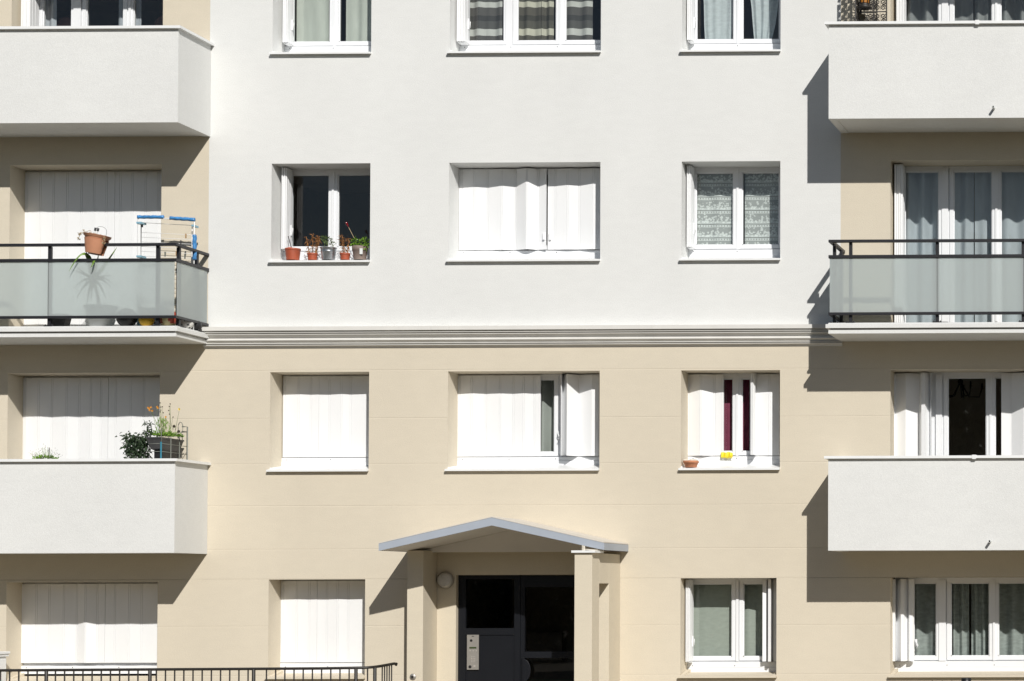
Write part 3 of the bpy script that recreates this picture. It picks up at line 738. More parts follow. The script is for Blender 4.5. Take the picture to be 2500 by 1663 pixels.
# ------------------------------------------------------------------ ground and surroundings
g = MB(); g.quad((-400,-400,-.204),(400,-400,-.204),(400,400,-.204),(-400,400,-.204)); tag(g.build('ground', ASPH), kind='structure')
g = MB(); g.box(-30, 30, -5.2, -.01, -.30, -.2); tag(g.build('pavement', PAVE), kind='structure')
tr = MB(); RR = random.Random(3)
for i in range(26):
    cx_ = -75+i*5.2+RR.uniform(-1.5,1.5); cy_ = -44+RR.uniform(-5,5); hh = RR.uniform(9,14.5); rad = RR.uniform(2.6,4.0)
    tr.tube([(cx_,cy_,-.25),(cx_+.2,cy_,hh*.35),(cx_-.1,cy_+.2,hh*.75)], .22, 1, 8, taper=.08)
    for b in range(5):
        a = RR.uniform(0,6.28); tr.tube([(cx_,cy_,hh*.35),(cx_+math.cos(a)*rad*.6,cy_+math.sin(a)*rad*.6,hh*.7)], .08, 1, 5, taper=.02)
    cl = [(RR.uniform(-.7,.7)*rad, RR.uniform(-.7,.7)*rad, hh*RR.uniform(.35,.9), rad*RR.uniform(.35,.6)) for _ in range(11)]
    for k in range(1500):
        c_ = RR.choice(cl); v = Vector((RR.gauss(0,1),RR.gauss(0,1),RR.gauss(0,.8))).normalized()*c_[3]*RR.uniform(.6,1.05)
        tr.leaf((cx_+c_[0]+v.x, cy_+c_[1]+v.y, c_[2]+v.z), (RR.uniform(-1,1),RR.uniform(-1,1),RR.uniform(-1,.6)), RR.uniform(.55,1.0), RR.uniform(.45,.75), 0)
for i in range(60):
    cx_ = -70+i*2.1+RR.uniform(-.8,.8); cy_ = -36+RR.uniform(-2,2); hh = RR.uniform(2.2,4.6)
    for k in range(800):
        v = Vector((RR.gauss(0,1),RR.gauss(0,1),RR.gauss(0,1))).normalized()*RR.random()**.35
        tr.leaf((cx_+v.x*1.5, cy_+v.y*1.3, -.1+hh*.5+v.z*hh*.5), (RR.uniform(-1,1),RR.uniform(-1,1),RR.uniform(-1,.6)), RR.uniform(.2,.4), RR.uniform(.14,.26), 2 if RR.random() < .05 else 0)
for i in range(44):
    cx_ = -95+i*3.4; cy_ = -54+RR.uniform(-3,3); hh = RR.uniform(10,14)
    for k in range(700):
        v = Vector((RR.gauss(0,1),RR.gauss(0,1),RR.gauss(0,1))).normalized()*RR.random()**.33
        tr.leaf((cx_+v.x*3.2, cy_+v.y*2, hh*.5+v.z*hh*.52), (RR.uniform(-1,1),RR.uniform(-1,1),RR.uniform(-1,.6)), RR.uniform(.9,1.6), RR.uniform(.7,1.1), 0)
tag(tr.build('trees', [TREEL, DRY, LEAFH], recalc=False), 'row of leafy trees across the street, mirrored in the door glass', 'trees', kind='stuff')

# ------------------------------------------------------------------ things: curtains
def curtain(name_label, mat_, x0, x1, z0, z1, y=.50, amp=.018, waves=5, seed=0, taper=None, group='curtains behind the window panes', shape=None):
    r = random.Random(seed); n = 70; nz = 14 if shape or taper else 6; m = MB(); vs = []; fs = []
    ph = [(r.uniform(.6,1.5), r.uniform(0,6.28), r.uniform(.4,1)) for _ in range(3)]
    for k in range(nz+1):
        v = k/nz; z_ = z0+(z1-z0)*v
        a, b = (x0, x1) if not shape else shape(v)
        for i in range(n+1):
            u = i/n
            yy = y+amp*sum(w_*math.sin(2*math.pi*waves*f*u+p_+v*.5*math.sin(p_)) for f, p_, w_ in ph)/1.5
            vs.append((a+(b-a)*u, yy, z_))
    for k in range(nz):
        for i in range(n): q = k*(n+1)+i; fs.append((q, q+1, q+n+2, q+n+1))
    m.add(vs, fs, 0, True)
    o = m.build('curtain', mat_, recalc=False)
    return tag(o, name_label, 'curtain', group)
C_GREEN = cloth('pale_green_cloth', (.66, .70, .64), transl=.3)
C_YEL = cloth('yellow_lining', (.55, .5, .2))
C_LINEN = cloth('grey_linen', (.72, .79, .82), weave=.10)
C_BLUEW = cloth('bluish_white_voile', (.60, .64, .70))
C_SHEER = cloth('white_voile', (.74, .81, .87), alpha=.8)
C_SHEERB = cloth('white_voile_fine', (.70, .73, .74), alpha=.5)
C_STRI = cloth('slubbed_grey_sheer', (.52, .57, .55), alpha=.88, weave=.18)
C_GREY = cloth('grey_drape', (.50, .53, .50))
C_SHEET = cloth('grey_green_sheet', (.54, .59, .53), weave=.06)
zt, zb_ = T1-.02, T1-1.12
gA, gC, gB = two(cA,XA0,XA1), two(cC,XC0,XC1), three(XB0)
curtain('pale green curtain drawn across the left pane of the upper left window', C_GREEN, X(725,60,.5), X(807,60,.5), zb_, zt, seed=1, amp=.012, waves=2.5)
curtain('pale green curtain in the right pane of the upper left window', C_GREEN, X(845,60,.5), X(930,60,.5), zb_, zt, seed=2, amp=.012, waves=2.5)
curtain('narrow yellow lining at the edge of a pale green curtain', C_YEL, X(802,60,.52), X(812,60,.52), zb_, zt, y=.53, seed=3, amp=.006, waves=1)
def zz(py): return Zv(1270, py, .5)
bands = [(zz(130),(.16,.155,.15)),(zz(87),(.74,.75,.72)),(zz(71),(.15,.15,.145)),(zz(52),(.10,.10,.10)),(zz(38),(.16,.155,.15)),(zz(18),(.74,.75,.72)),(zz(5),(.15,.15,.145)),(zz(-60),(.16,.155,.15))]
C_BAND = cloth('striped_cloth', (.3,.3,.3), bands=bands)
C_BAND2 = cloth('striped_cloth_brown', (.3,.3,.3), bands=[(a_, (b_[0], b_[1]*.96, b_[2]*.84)) for a_, b_ in bands])
curtain('grey curtain with white bands in the left light of the wide top window', C_BAND, X(1147,60,.5)-.03, X(1228,60,.5), zb_, zt, seed=4, amp=.02, waves=2.2)
curtain('grey curtain with white bands in the middle light, left of the parting', C_BAND2, X(1262,60,.5), X(1321,60,.5), zb_, zt, seed=5, amp=.02, waves=1.6)
curtain('grey curtain with white bands in the middle light, right of the parting', C_BAND2, X(1323,60,.5), X(1352,60,.5), zb_, zt, seed=6, amp=.02, waves=1.2)
curtain('grey curtain with white bands in the right light of the wide top window', C_BAND, X(1380,60,.5), X(1447,60,.5), zb_, zt, seed=7, amp=.02, waves=2.2)
def sh1(v):
    pl = [(1722,1786),(1719,1789),(1718,1791.5),(1715,1793.5)]; t = v*3; i = min(2,int(t)); f = t-i
    a = pl[i][0]*(1-f)+pl[i+1][0]*f; b = pl[i][1]*(1-f)+pl[i+1][1]*f
    return X(a,60,.5), X(b,60,.5)
def sh2(v):
    pl = [(1843,1880),(1838,1893),(1834,1900),(1826,1902)]; t = v*3; i = min(2,int(t)); f = t-i
    a = pl[i][0]*(1-f)+pl[i+1][0]*f; b = pl[i][1]*(1-f)+pl[i+1][1]*f
    return X(a,60,.5), X(b,60,.5)
curtain('grey linen curtain gathered into a knot, left pane', C_LINEN, 0, 0, zb_, Zv(1750,-40,.5), seed=8, amp=.014, waves=2.5, shape=sh1)
curtain('grey linen curtain gathered into a knot, right pane', C_LINEN, 0, 0, zb_, Zv(1850,-40,.5), seed=9, amp=.014, waves=2.5, shape=sh2)
LACE = lace_mat(Zv(1740, 488.5, .47))
curtain('white lace curtain with picture bands, left pane', LACE, X(1699,500,.47), X(1790,500,.47), T2-1.14, T2-.06, y=.47, seed=10, amp=.007, waves=2)
curtain('white lace curtain with picture bands, right pane', LACE, X(1818.5,500,.47), X(1905,500,.47), T2-1.14, T2-.06, y=.47, seed=21, amp=.008, waves=2)
curtain('grey curtain seen through the narrow gap of the shutters', C_GREY, X(1325,1000,.5), X(1352,1000,.5), T3-1.12, T3-.06, seed=12, amp=.05, waves=.8)
curtain('burgundy curtain beside the half open shutters, left pane', PURPLE, X(1760,1000,.5), X(1790,1000,.5), T3-1.12, T3-.06, seed=13, amp=.003, waves=2)
curtain('burgundy curtain beside the half open shutters, right pane', PURPLE, X(1806,1000,.5), X(1829,1000,.5), T3-1.12, T3-.06, seed=14, amp=.012, waves=1)
curtain('flat grey green sheet hung behind the left pane right of the entrance', C_SHEET, X(1690,1500,.5), X(1792,1500,.5), T4-1.12, T4-.06, seed=15, amp=.008, waves=2.2)
curtain('grey green sheet behind the narrow pane right of the entrance', C_SHEET, X(1816,1500,.52), X(1868,1500,.52), T4-1.12, T4-.06, y=.54, seed=16, amp=.01, waves=1.5)
curtain('pale blue curtain at the left of the balcony window', C_BLUEW, X(109,50,.5), X(137,50,.5), FL[1]+.05, T1-.05, seed=17, amp=.02, waves=1.6)
curtain('pale blue curtain at the middle of the balcony window', C_BLUEW, X(290,50,.5), X(312,50,.5), FL[1]+.05, T1-.05, seed=18, amp=.015, waves=1)
curtain('pale blue curtain at the right light of the balcony window', C_BLUEW, X(327,50,.5), X(345,50,.5), FL[1]+.05, T1-.05, seed=19, amp=.02, waves=1)
for i, (nm, mt, T, k, am) in enumerate((('white voile under the blue reflection', C_SHEERB, T1, 1, .055), ('white voile above the frosted railing', C_SHEER, T2, 2, .03))):
    for j, (a, b, side) in enumerate(((.12,.60,'left light'),(.78,1.035,'left half of the middle light'),(1.05,1.31,'right half of the middle light'),(1.41,1.94,'right light'))):
        curtain(nm+', '+side, mt, BR0+a, BR0+b, FL[k]+.05, T-.05, y=.53, seed=30+i*5+j, amp=am, waves=(2 if j in (0,3) else 1.2))
for j, (a, b, side) in enumerate(((.20,.52,'narrow left light'),(.73,.975,'left half of the middle light'),(1.0,1.25,'right half of the middle light'),(1.37,1.80,'right light'))):
    curtain('slubbed grey sheer of the ground floor window, '+side, C_STRI, BR0+a, BR0+b, T4-1.12, T4-.05, y=.52, seed=50+j, amp=.035, waves=1.6)

# sofa behind the top left balcony window
def chair_back(px0, px1, top, label):
    yy = .75; a, b = X(px0,50,yy), X(px1,50,yy); zt_ = Zv((px0+px1)/2, top, yy)
    t = thing('armchair', ((a+b)/2, yy, FL[1]), label, 'armchair', 'brown armchairs behind the balcony window')
    m = MB(); n = 14; pl = [(a,FL[1]+.35)]+[((a+b)/2-(b-a)/2*math.cos(math.pi*i/n), zt_-.14+.14*math.sin(math.pi*i/n)) for i in range(n+1)]+[(b,FL[1]+.35)]
    m.prism_y(pl, yy, yy+.1); m.build('backrest', SOFA, t, bevel=.02)
    m = MB(); m.box(a, b, yy+.11, yy+.6, FL[1]+.25, FL[1]+.42); m.build('seat', SOFA, t, bevel=.02)
    m = MB()
    for sx in (a+.04, b-.04):
        for sy in (yy+.03, yy+.55): m.box(sx-.02, sx+.02, sy-.02, sy+.02, FL[1], FL[1]+.25)
    m.build('legs', SOFA, t)
chair_back(134, 182, 40, 'brown armchair back showing in the left light of the top left window')
chair_back(376, 412, 38, 'brown armchair back showing in the right light of the top left window')
# chandelier deep in the dark room
yc = 1.3; q = at(2345, 905, yc); t = thing('chandelier', (q.x, yc, q.z+.25), 'black branched chandelier hanging in the dark room behind the right shutters', 'chandelier')
m = MB(); m.tube([(q.x,yc,q.z+.3),(q.x,yc,q.z-.15)], .012); m.ball((q.x,yc,q.z-.15), .04, n=12); m.build('stem', BLACKP, t)
for k in range(5):
    a = k*1.2566+.3; m = MB(); m.tube([(q.x,yc,q.z-.15),(q.x+.12*math.cos(a),yc+.12*math.sin(a),q.z-.36),(q.x+.26*math.cos(a),yc+.26*math.sin(a),q.z-.36),(q.x+.3*math.cos(a),yc+.3*math.sin(a),q.z-.24)], .01)
    m.lathe([(.03,0),(.012,.01),(.012,.07)], (q.x+.3*math.cos(a),yc+.3*math.sin(a),q.z-.24), 10); m.build('arm', BLACKP, t)

# ------------------------------------------------------------------ things: pots on the upper sill
def sill_z(y): return T2-1.2985+(.07)*(y+.045)/.385
def pot(m, c, r0, r1, h, rim=.012, mi=0, n=24, soil=1):
    x, y, z = c
    m.lathe([(r0,0),(r1-.004,h-.03),(r1-.004,h-.028),(r1,h-.026),(r1+.002,h),(r1-.006,h),(r1-.01,h-.03)], (x,y,z), n, mi)
    m.lathe([(.0005,h-.022),(r1-.008,h-.022)], (x,y,z), n, soil)
GP = 'pots on the window sill'
def pxpot(pxa, pxb, pya, pyb, y):
    """rim left/right pixel, rim y, base y -> centre x, rim radius, height, base z"""
    a, b = X(pxa,pya,y), X(pxb,pya,y); return (a+b)/2, (b-a)/2, Zv(pxa,pya,y)-sill_z(y), sill_z(y)
y = .10
x, r, h, zb0 = pxpot(697, 733, 607.5, 634.5, y)
t = thing('plant_pot', (x,y,zb0), 'red clay coloured pot with no plant, standing leftmost on the sill', 'plant pot', GP)
m = MB(); pot(m, (x,y,zb0), r*.82, r, h); m.build('pot', [TERRB, SOIL], t)
m = MB(); m.tube([(X(713,606,y),y,zb0+h-.02), (X(703.8,577,y+.05),y+.05,Zv(703.8,577,y+.05))], .006); m.build('stick', BLACKP, t)
m = MB(); m.box(X(704,604,y), X(713,604,y), y-.02, y, zb0+h-.03, zb0+h+.02); m.build('plant_tag', mat('pink_plastic', (.72,.33,.30), .5), t)
def dry_plant(pxa, pxb, pya, pyb, stems, label):
    x, r, h, zb0 = pxpot(pxa, pxb, pya, pyb, y); r = max(r,.05)
    t = thing('withered_plant', (x,y,zb0), label, 'potted plant', GP)
    m = MB(); pot(m, (x,y,zb0), r*.85, r, h); m.build('pot', [TERRB, SOIL], t)
    m = MB()
    for pl in stems:
        P = [Vector((X(a,b,y), y+R.uniform(-.02,.02), Zv(a,b,y))) for a, b in pl]; P[0].z = zb0+h-.03
        m.tube(P, .007, 0, 6, taper=.003)
        for k in range(46):
            u = R.random()*(len(P)-1); i = int(u); f = u-i; q = P[i]*(1-f)+P[min(i+1,len(P)-1)]*f
            m.leaf(q, (R.uniform(-.8,.8), R.uniform(-1,.4), R.uniform(-1,.9)), R.uniform(.03,.07), R.uniform(.006,.014), 0, droop=.3)
    m.build('dry_stems', DRY, t, recalc=False)
dry_plant(751, 775, 618.8, 633.5, [[(757,619),(750,592),(748,578)],[(764,619),(764,590),(764,572)],[(770,619),(776,592),(777,578)],[(770,600),(774,585),(780,585)]], 'withered brown plant in a small clay pot, left of the zinc bucket')
dry_plant(830.7, 854.6, 618.6, 631.7, [[(840,619),(838,590),(834,572)],[(839,619),(836,600),(832,585)],[(848,619),(850,595),(851,582)]], 'withered brown plant in a small clay pot, right of the zinc bucket')
x, r, h, zb0 = pxpot(783, 821, 605, 632.5, y)
t = thing('zinc_bucket', (x,y,zb0), 'grey zinc bucket planted with two tufts of herbs', 'bucket', GP)
m = MB(); m.lathe([(r*.74,0),(r*.76,.01),(r*.90,h*.62),(r*.94,h*.65),(r*.91,h*.69),(r*.97,h-.008),(r*1.02,h-.004),(r*1.02,h),(r*.96,h),(r*.9,h*.7)], (x,y,zb0), 28); m.lathe([(.0005,h-.03),(r*.94,h-.03)], (x,y,zb0), 28, 1)
m.build('bucket', [ZINC, SOIL], t)
def tuft(m, c, rx, rz, n, ls, mi=0, up=.6):
    for k in range(n):
        v = Vector((R.gauss(0,1), R.gauss(0,1)*.7, R.gauss(0,1))).normalized()*R.random()**.4
        m.leaf((c[0]+v.x*rx, c[1]+v.y*rx*.7, c[2]+v.z*rz), (v.x+R.uniform(-.5,.5), v.y-.3, v.z+R.uniform(-.3,up)), R.uniform(.6,1.3)*ls, R.uniform(.35,.6)*ls, mi)
m = MB()
for (pa, pb, ra, rb, n) in ((790,582,.035,.030,60),(800,588,.05,.05,90),(812,596,.035,.03,50),(806,587,.03,.02,25)):
    tuft(m, (X(pa,pb,y), y, Zv(pa,pb,y)), ra, rb, n, .022)
for pa, pb in ((792,586),(800,590),(812,598)): m.tube([(X(pa+1,606,y),y,zb0+h-.03),(X(pa,pb,y),y,Zv(pa,pb,y))], .003)
m.build('foliage', LEAFH, t, recalc=False)
x, r, h, zb0 = pxpot(861, 897, 602, 630.5, y)
t = thing('basil_pot', (x,y,zb0), 'taupe pot of bright green basil with a red ornament stick', 'potted plant', GP)
m = MB(); m.lathe([(r*.78,0),(r*.94,h*.66),(r*1.0,h*.68),(r*1.02,h),(r*.96,h),(r*.92,h*.7)], (x,y,zb0), 28); m.lathe([(.0005,h-.03),(r*.93,h-.03)], (x,y,zb0), 28, 1)
m.box(x+r*.35, x+r*.75, y-r*.95, y-r*.93, zb0+h*.35, zb0+h*.78, 2); m.build('pot', [TAUPE, SOIL, WPLAS], t)
m = MB()
for (pa, pb, ra, rb, n) in ((880,594,.05,.03,46),(892,590,.045,.05,60),(895,602,.03,.04,26),(865,590,.022,.055,30),(868,600,.03,.03,26)):
    tuft(m, (X(pa,pb,y-.03), y-.03, Zv(pa,pb,y-.03)), ra, rb, n, .042, up=.2)
m.build('foliage', LEAFG, t, recalc=False)
m = MB(); a = Vector((X(868,588,y),y,Zv(868,588,y))); b = Vector((X(851,555,y),y,Zv(851,555,y))); m.tube([(X(872,602,y),y,zb0+h-.03),a,b], .0035)
m.build('stick', DRYP, t)
m = MB(); c_ = Vector((X(848,549,y),y,Zv(848,549,y))); ax = (c_-b).normalized()
for k in range(5):
    s_ = k/4; m.ball(tuple(b+ax*(.012+.05*s_)), .008+.008*s_, n=12)
m.build('ornament', REDG, t)
y = .04
# bowl on the lower right sill
def sz3(y): return T3-1.2985+.07*(y+.045)/.385
x0, x1 = X(1668.5,1121.6,y), X(1705.5,1121.6,y); x = (x0+x1)/2; r = (x1-x0)/2; h = .088
t = thing('clay_bowl', (x,y,sz3(y)), 'worn clay bowl holding pale shells on the sill', 'bowl')
m = MB(); m.lathe([(r*.68,0),(r*.72,.004),(r*.9,h*.62),(r*1.0,h*.66),(r*1.02,h),(r*.94,h),(r*.8,h*.4),(.0005,h*.35)], (x,y,sz3(y)), 26); m.build('bowl', TERRC, t)
m = MB()
for (dx, dz, s_) in ((.02,.0,.045),(-.05,.0,.032),(.055,.005,.035),(-.085,.008,.022)): m.ball((x+dx,y-.01,sz3(y)+h+dz), s_, n=12, sx=1.2, sy=.7, sz=.55)
m.build('shells', STONE, t)
# yellow gloves over the frame foot
m = MB(); yy = .325
for side in (0,1):
    ga = 1761+side*13.5; pts = []
    nx, nz_ = 14, 7
    for k in range(nz_+1):
        for i in range(nx+1):
            u, v = i/nx, k/nz_
            xx = X(ga+u*(15 if side else 17),1110,yy)
            zz_ = Zv(1777,1105.5-side*.5+v*(12.5-3*side*(u>.6))-1.2*math.sin(u*5),yy)
            pts.append((xx, yy-.012-.014*math.sin(u*11+side)*(.4+v)-.02*v*(1-v), zz_))
    fs = [(k*(nx+1)+i, k*(nx+1)+i+1, (k+1)*(nx+1)+i+1, (k+1)*(nx+1)+i) for k in range(nz_) for i in range(nx)]
    m.add(pts, fs, 0, True)
    for j in range(4):
        fa = X(ga+2+j*3.6,1118,yy); m.tube([(fa,yy-.02,Zv(ga,1114,yy)),(fa+R.uniform(-.01,.01),yy-.03,Zv(ga,1117,yy)),(fa+R.uniform(-.015,.015),yy-.028,Zv(ga,1120-R.random()*2,yy))], .0062, 0, 8, taper=.005)
gl = m.build('rubber_gloves', GLOVE, recalc=False); gl.modifiers.new('thick','SOLIDIFY').thickness = .003
tag(gl, 'yellow rubber gloves draped over the foot of the window frame', 'gloves')

# ------------------------------------------------------------------ things on the left glass railed balcony
FZ = 5.319
y = -.60
xc_ = X(247, 780, y)
t = thing('potted_yucca', (xc_, y, FZ), 'long leaved yucca in a white pot behind the frosted glass', 'potted plant')
m = MB(); hp = Zv(247,748,y)-FZ; m.lathe([(.135,0),(.145,.01),(.185,hp-.04),(.20,hp-.038),(.205,hp),(.19,hp),(.18,hp-.04)], (xc_,y,FZ), 30); m.lathe([(.0005,hp-.03),(.183,hp-.03)], (xc_,y,FZ), 30, 1); m.build('pot', [WPLAS, SOIL], t)
cr = at(226,680,y)
m = MB(); m.tube([(xc_-.02,y,FZ+hp-.05),(xc_-.06,y,(FZ+hp+cr.z)/2),cr], .018, 0, 8); m.build('trunk', DRY, t)
m = MB()
def lf(pts, wd=.035): m.ribbon([at(a_,b_,c_) for a_,b_,c_ in pts], wd)
YO = -.93
lf([(226,682,y),(224,598,-.84),(196,606,YO),(168,664,YO)], .052)
lf([(227,680,y),(231,612,-.78),(233,640,YO),(221,654,YO)], .062)
lf([(225,680,y),(218,650,-.66),(209,606,-.66)], .036)
lf([(228,680,y),(238,640,-.62),(242,612,-.6)], .034)
lf([(230,682,y),(262,640,-.66),(286,603,-.66)], .05)
lf([(226,680,y),(212,622,-.62),(206,621,-.6)], .03)
YI = -.79
for tip, mid, w_ in (((274,673),(250,672),.03),((272,704),(252,676),.034),((259,731),(246,690),.034),((246,742),(234,700),.036),((222,738),(224,700),.034),((211,753),(216,705),.036),((186,732),(206,690),.036),((184,649),(205,668),.034),((174,659),(200,664),.03),((281,700),(255,668),.03),((180,706),(202,676),.03)):
    lf([(227,682,y),(mid[0],mid[1],-.74),(tip[0],tip[1],YI)], w_)
m.build('leaves', YUCCA, t, recalc=False)
# straddling pot on the handrail, tilted
hz = 6.35; hpx = X(231, 575, -.88)
t = thing('rail_planter', (hpx, -.85, hz), 'tilted terracotta coloured pot straddling the black handrail', 'hanging pot')
tl = Matrix.Rotation(math.radians(9), 3, 'Y'); piv = Vector((hpx-.01, -.83, hz+.045))
def tilt(mb): mb.v = [tuple((tl@(Vector(p_)-piv))*.87+piv) for p_ in mb.v]; return mb
m = MB(); cx0, cy0 = hpx-.005, -.83; zt0 = hz+.155
n = 32
# upper body + rim
m.lathe([(.155,-.06),(.168,-.035),(.168,-.033),(.182,-.026),(.186,.0),(.192,.004),(.176,.006),(.165,-.03)], (cx0,cy0,zt0), n)
m.lathe([(.0005,-.02),(.168,-.02)], (cx0,cy0,zt0), n, 1)
def half(sgn, z_bot):
    vs = []; k = 14
    rings = [(.112,z_bot),(.155,zt0-.06)]
    for r_, z_ in rings:
        for i in range(k+1):
            a = math.pi*i/k; vs.append((cx0+r_*math.cos(a), cy0+sgn*(.034+(r_-.03)*math.sin(a)), z_))
    nn = k+1
    fs = [(i,i+1,nn+i+1,nn+i) for i in range(k)]+[tuple(range(nn)), tuple(range(2*nn-1,nn-1,-1)), (0,k,nn+k,nn)]
    m.add(vs, fs, 0, False)
half(-1, zt0-.275); half(1, zt0-.285)
tilt(m).build('pot', [TERRA, SOIL], t)
for (dx, dy, dz) in ((-.2,-.05,-.1),(.17,-.06,-.05),(.18,-.05,-.11),(-.17,-.1,-.03)):
    m = MB(); P0 = Vector((cx0+dx*.8,cy0+dy,zt0+.01)); P1 = Vector((cx0+dx,cy0+dy-.06,zt0+dz*.4)); P2 = Vector((cx0+dx*1.0,cy0+dy-.07,zt0+dz))
    m.tube([P0,P1,P2], .004, 0, 5)
    for k in range(12): m.leaf(P2, (R.uniform(-1,1),R.uniform(-1,1),R.uniform(-1,.6)), .035, .016)
    tilt(m).build('dry_sprig', DRYP, t, recalc=False)
m = MB()
for k in range(26):
    a = R.uniform(0,6.28); q = Vector((cx0+.12*math.cos(a)*R.random()**.5-.02, cy0+.12*math.sin(a), zt0-.015)); m.leaf(q, (R.uniform(-.6,.6),R.uniform(-.6,.6),1), R.uniform(.03,.055), .016)
tilt(m).build('withered_leaves', DRYP, t, recalc=False)
m = MB(); m.tube([(cx0-.06,cy0-.03,zt0),(cx0-.09,cy0-.05,zt0+.055),(cx0-.15,cy0-.05,zt0+.02),(cx0-.185,cy0-.05,zt0+.035)], .004)
for k in range(8): m.leaf((cx0-.185,cy0-.05,zt0+.035), (R.uniform(-1,1),R.uniform(-1,1),R.uniform(-1,1)), .022, .012)
tilt(m).build('dry_sprig', DRYP, t, recalc=False)
m = MB()
for dx in (-.035, .005): m.box(cx0+dx-.012, cx0+dx+.012, cy0-.03, cy0-.01, zt0+.06, zt0+.105); m.box(cx0+dx-.004, cx0+dx+.004, cy0-.024, cy0-.016, zt0-.02, zt0+.06, 1)
tilt(m).build('clips', [GREYP, WPLAS], t)
m = MB(); m.tube([(cx0-.03+.0,cy0-.02,zt0+.1)]+[(cx0+.05-.09*math.cos(a),cy0-.02,zt0+.06+.075*math.sin(a)) for a in [1.1+i*.2 for i in range(10)]]+[(cx0+.14,cy0-.02,zt0-.01)], .0022, 0, 5); tilt(m).build('wire', IRON, t)

# balls
def ball(px, py, rpx, y, mats, label, cat='ball', pattern=None):
    c_ = at(px, py, y); r_ = abs(X(px+rpx,py,y)-X(px,py,y)); c_.z = FZ+r_
    m = MB(); m.ball(c_, r_, 0, 28)
    if pattern:
        for p_, s_ in zip(m.f, range(len(m.f))):
            q = sum((Vector(m.v[i]) for i in p_), Vector())/len(p_)-c_; q.normalize()
            m.m[s_] = pattern(q)
    o = m.build('ball', mats, None, loc=(c_.x, y, FZ)); return tag(o, label, cat, 'balls on the balcony floor')
ball(309.5, 775, 23.5, -.68, [BLACKP], 'large plain black ball beside the white pot')
ball(358, 787, 17.5, -.70, [YELB, BLACKP], 'yellow ball in front of the blue crate')
ball(411, 778, 22, -.66, [REDB, mat('cream_rubber',(.55,.47,.25),.5,var=.1), BLACKP], 'red and cream basketball near the corner post', pattern=lambda q: 1 if abs(q.x+.3*q.z) < .34 or q.z < -.55 else 0)
ball(456, 785, 15, -.42, [WBALL, BLACKP], 'white football with black patches behind the end railing', pattern=lambda q: 1 if math.sin(q.x*6+1)*math.sin(q.y*6)*math.sin(q.z*6+.5) > .35 else 0)
ball(478, 800, 14, -.24, [BLACKP], 'small black ball nearest the wall')
# blue crate and dark trough under the railing
y = -.50; a, b = X(336,780,y), X(392,780,y)
t = thing('storage_crate', ((a+b)/2,y,FZ), 'pale blue plastic crate behind the yellow ball', 'crate')
m = MB()
for k in range(4): m.box(a+.01, b-.01, y, y+.012, FZ+.02+k*.07, FZ+.07+k*.07); m.box(a+.01, b-.01, y+.29, y+.302, FZ+.02+k*.07, FZ+.07+k*.07)
for xx in (a, b-.025): m.box(xx, xx+.025, y-.003, y+.022, FZ, FZ+.31); m.box(xx, xx+.025, y+.28, y+.305, FZ, FZ+.31); m.box(xx+.004, xx+.016, y+.023, y+.279, FZ+.02, FZ+.3)
m.box(a+.026, b-.026, y+.013, y+.289, FZ+.02, FZ+.03); m.build('crate', BLUEC, t)
m = MB(); m.lathe([(.13,0),(.15,.22),(.0005,.225)], ((a+b)/2,y+.15,FZ+.031), 20); m.build('contents', mat('ochre_sack',(.40,.20,.03),.9,var=.2,vscale=15), t)
y = -.70; a, b = X(121,780,y), X(159,780,y)
t = thing('planter_trough', ((a+b)/2,y,FZ), 'dark grey trough standing under the frosted glass railing', 'planter')
m = MB(); hh = .16; vs = []
for i, (z_, ins) in enumerate(((FZ,.025),(FZ+hh,.0))): vs += [(a+ins,y+ins,z_),(b-ins,y+ins,z_),(b-ins,y+.16-ins,z_),(a+ins,y+.16-ins,z_)]
m.add(vs, [(0,1,5,4),(1,2,6,5),(2,3,7,6),(3,0,4,7),(3,2,1,0)])
m.box(a-.008,b+.008,y-.008,y+.008,FZ+hh-.0,FZ+hh+.015); m.box(a-.008,b+.008,y+.152,y+.168,FZ+hh,FZ+hh+.015); m.box(a-.008,a+.008,y+.008,y+.152,FZ+hh,FZ+hh+.015); m.box(b-.008,b+.008,y+.008,y+.152,FZ+hh,FZ+hh+.015)
m.build('trough', GREYP, t); m = MB(); m.box(a+.01,b-.01,y+.01,y+.15,FZ+hh-.03,FZ+hh-.02); m.build('soil', SOIL, t)

# clothes airer leaning by the end of the balcony
def wx(zx, zy, y): return at(320+zx/8.71, 500+zy/8.71, y)
ya, yb = -.34, -.24
t = thing('clothes_airer', (X(400,700,-.34), -.29, FZ), 'white wire clothes airer with blue wrapped tubes standing upright by the wall', 'clothes airer')
TUBE = METALW
m = MB()
def leg(zx, y_, top, r_=.007):
    q = wx(zx, top, y_); return [(q.x,y_,FZ+.002),(q.x,y_,q.z)]
A = wx(150,275,ya); Bq = wx(1345,310,ya)
m.tube([(A.x,ya,FZ),(A.x,ya,A.z-.02),(A.x+.02,ya,A.z),(Bq.x-.03,ya,Bq.z),(Bq.x,ya,Bq.z-.04),(Bq.x,ya,FZ)], .008)
C0, C1 = wx(215,380,yb), wx(1300,440,yb)
m.tube([(C0.x,yb,FZ),(C0.x,yb,C0.z),(C1.x,yb,C1.z),(C1.x,yb,FZ)], .007)
m.build('frame', TUBE, t)
m = MB(); n_r = 19
for k in range(n_r):
    z0_ = C0.z-.13-k*.062
    if z0_ < FZ+.06: break
    m.tube([(C0.x,yb,z0_),(C1.x,yb,z0_-.035)], .0028, 0, 5)
m.build('wires', TUBE, t)
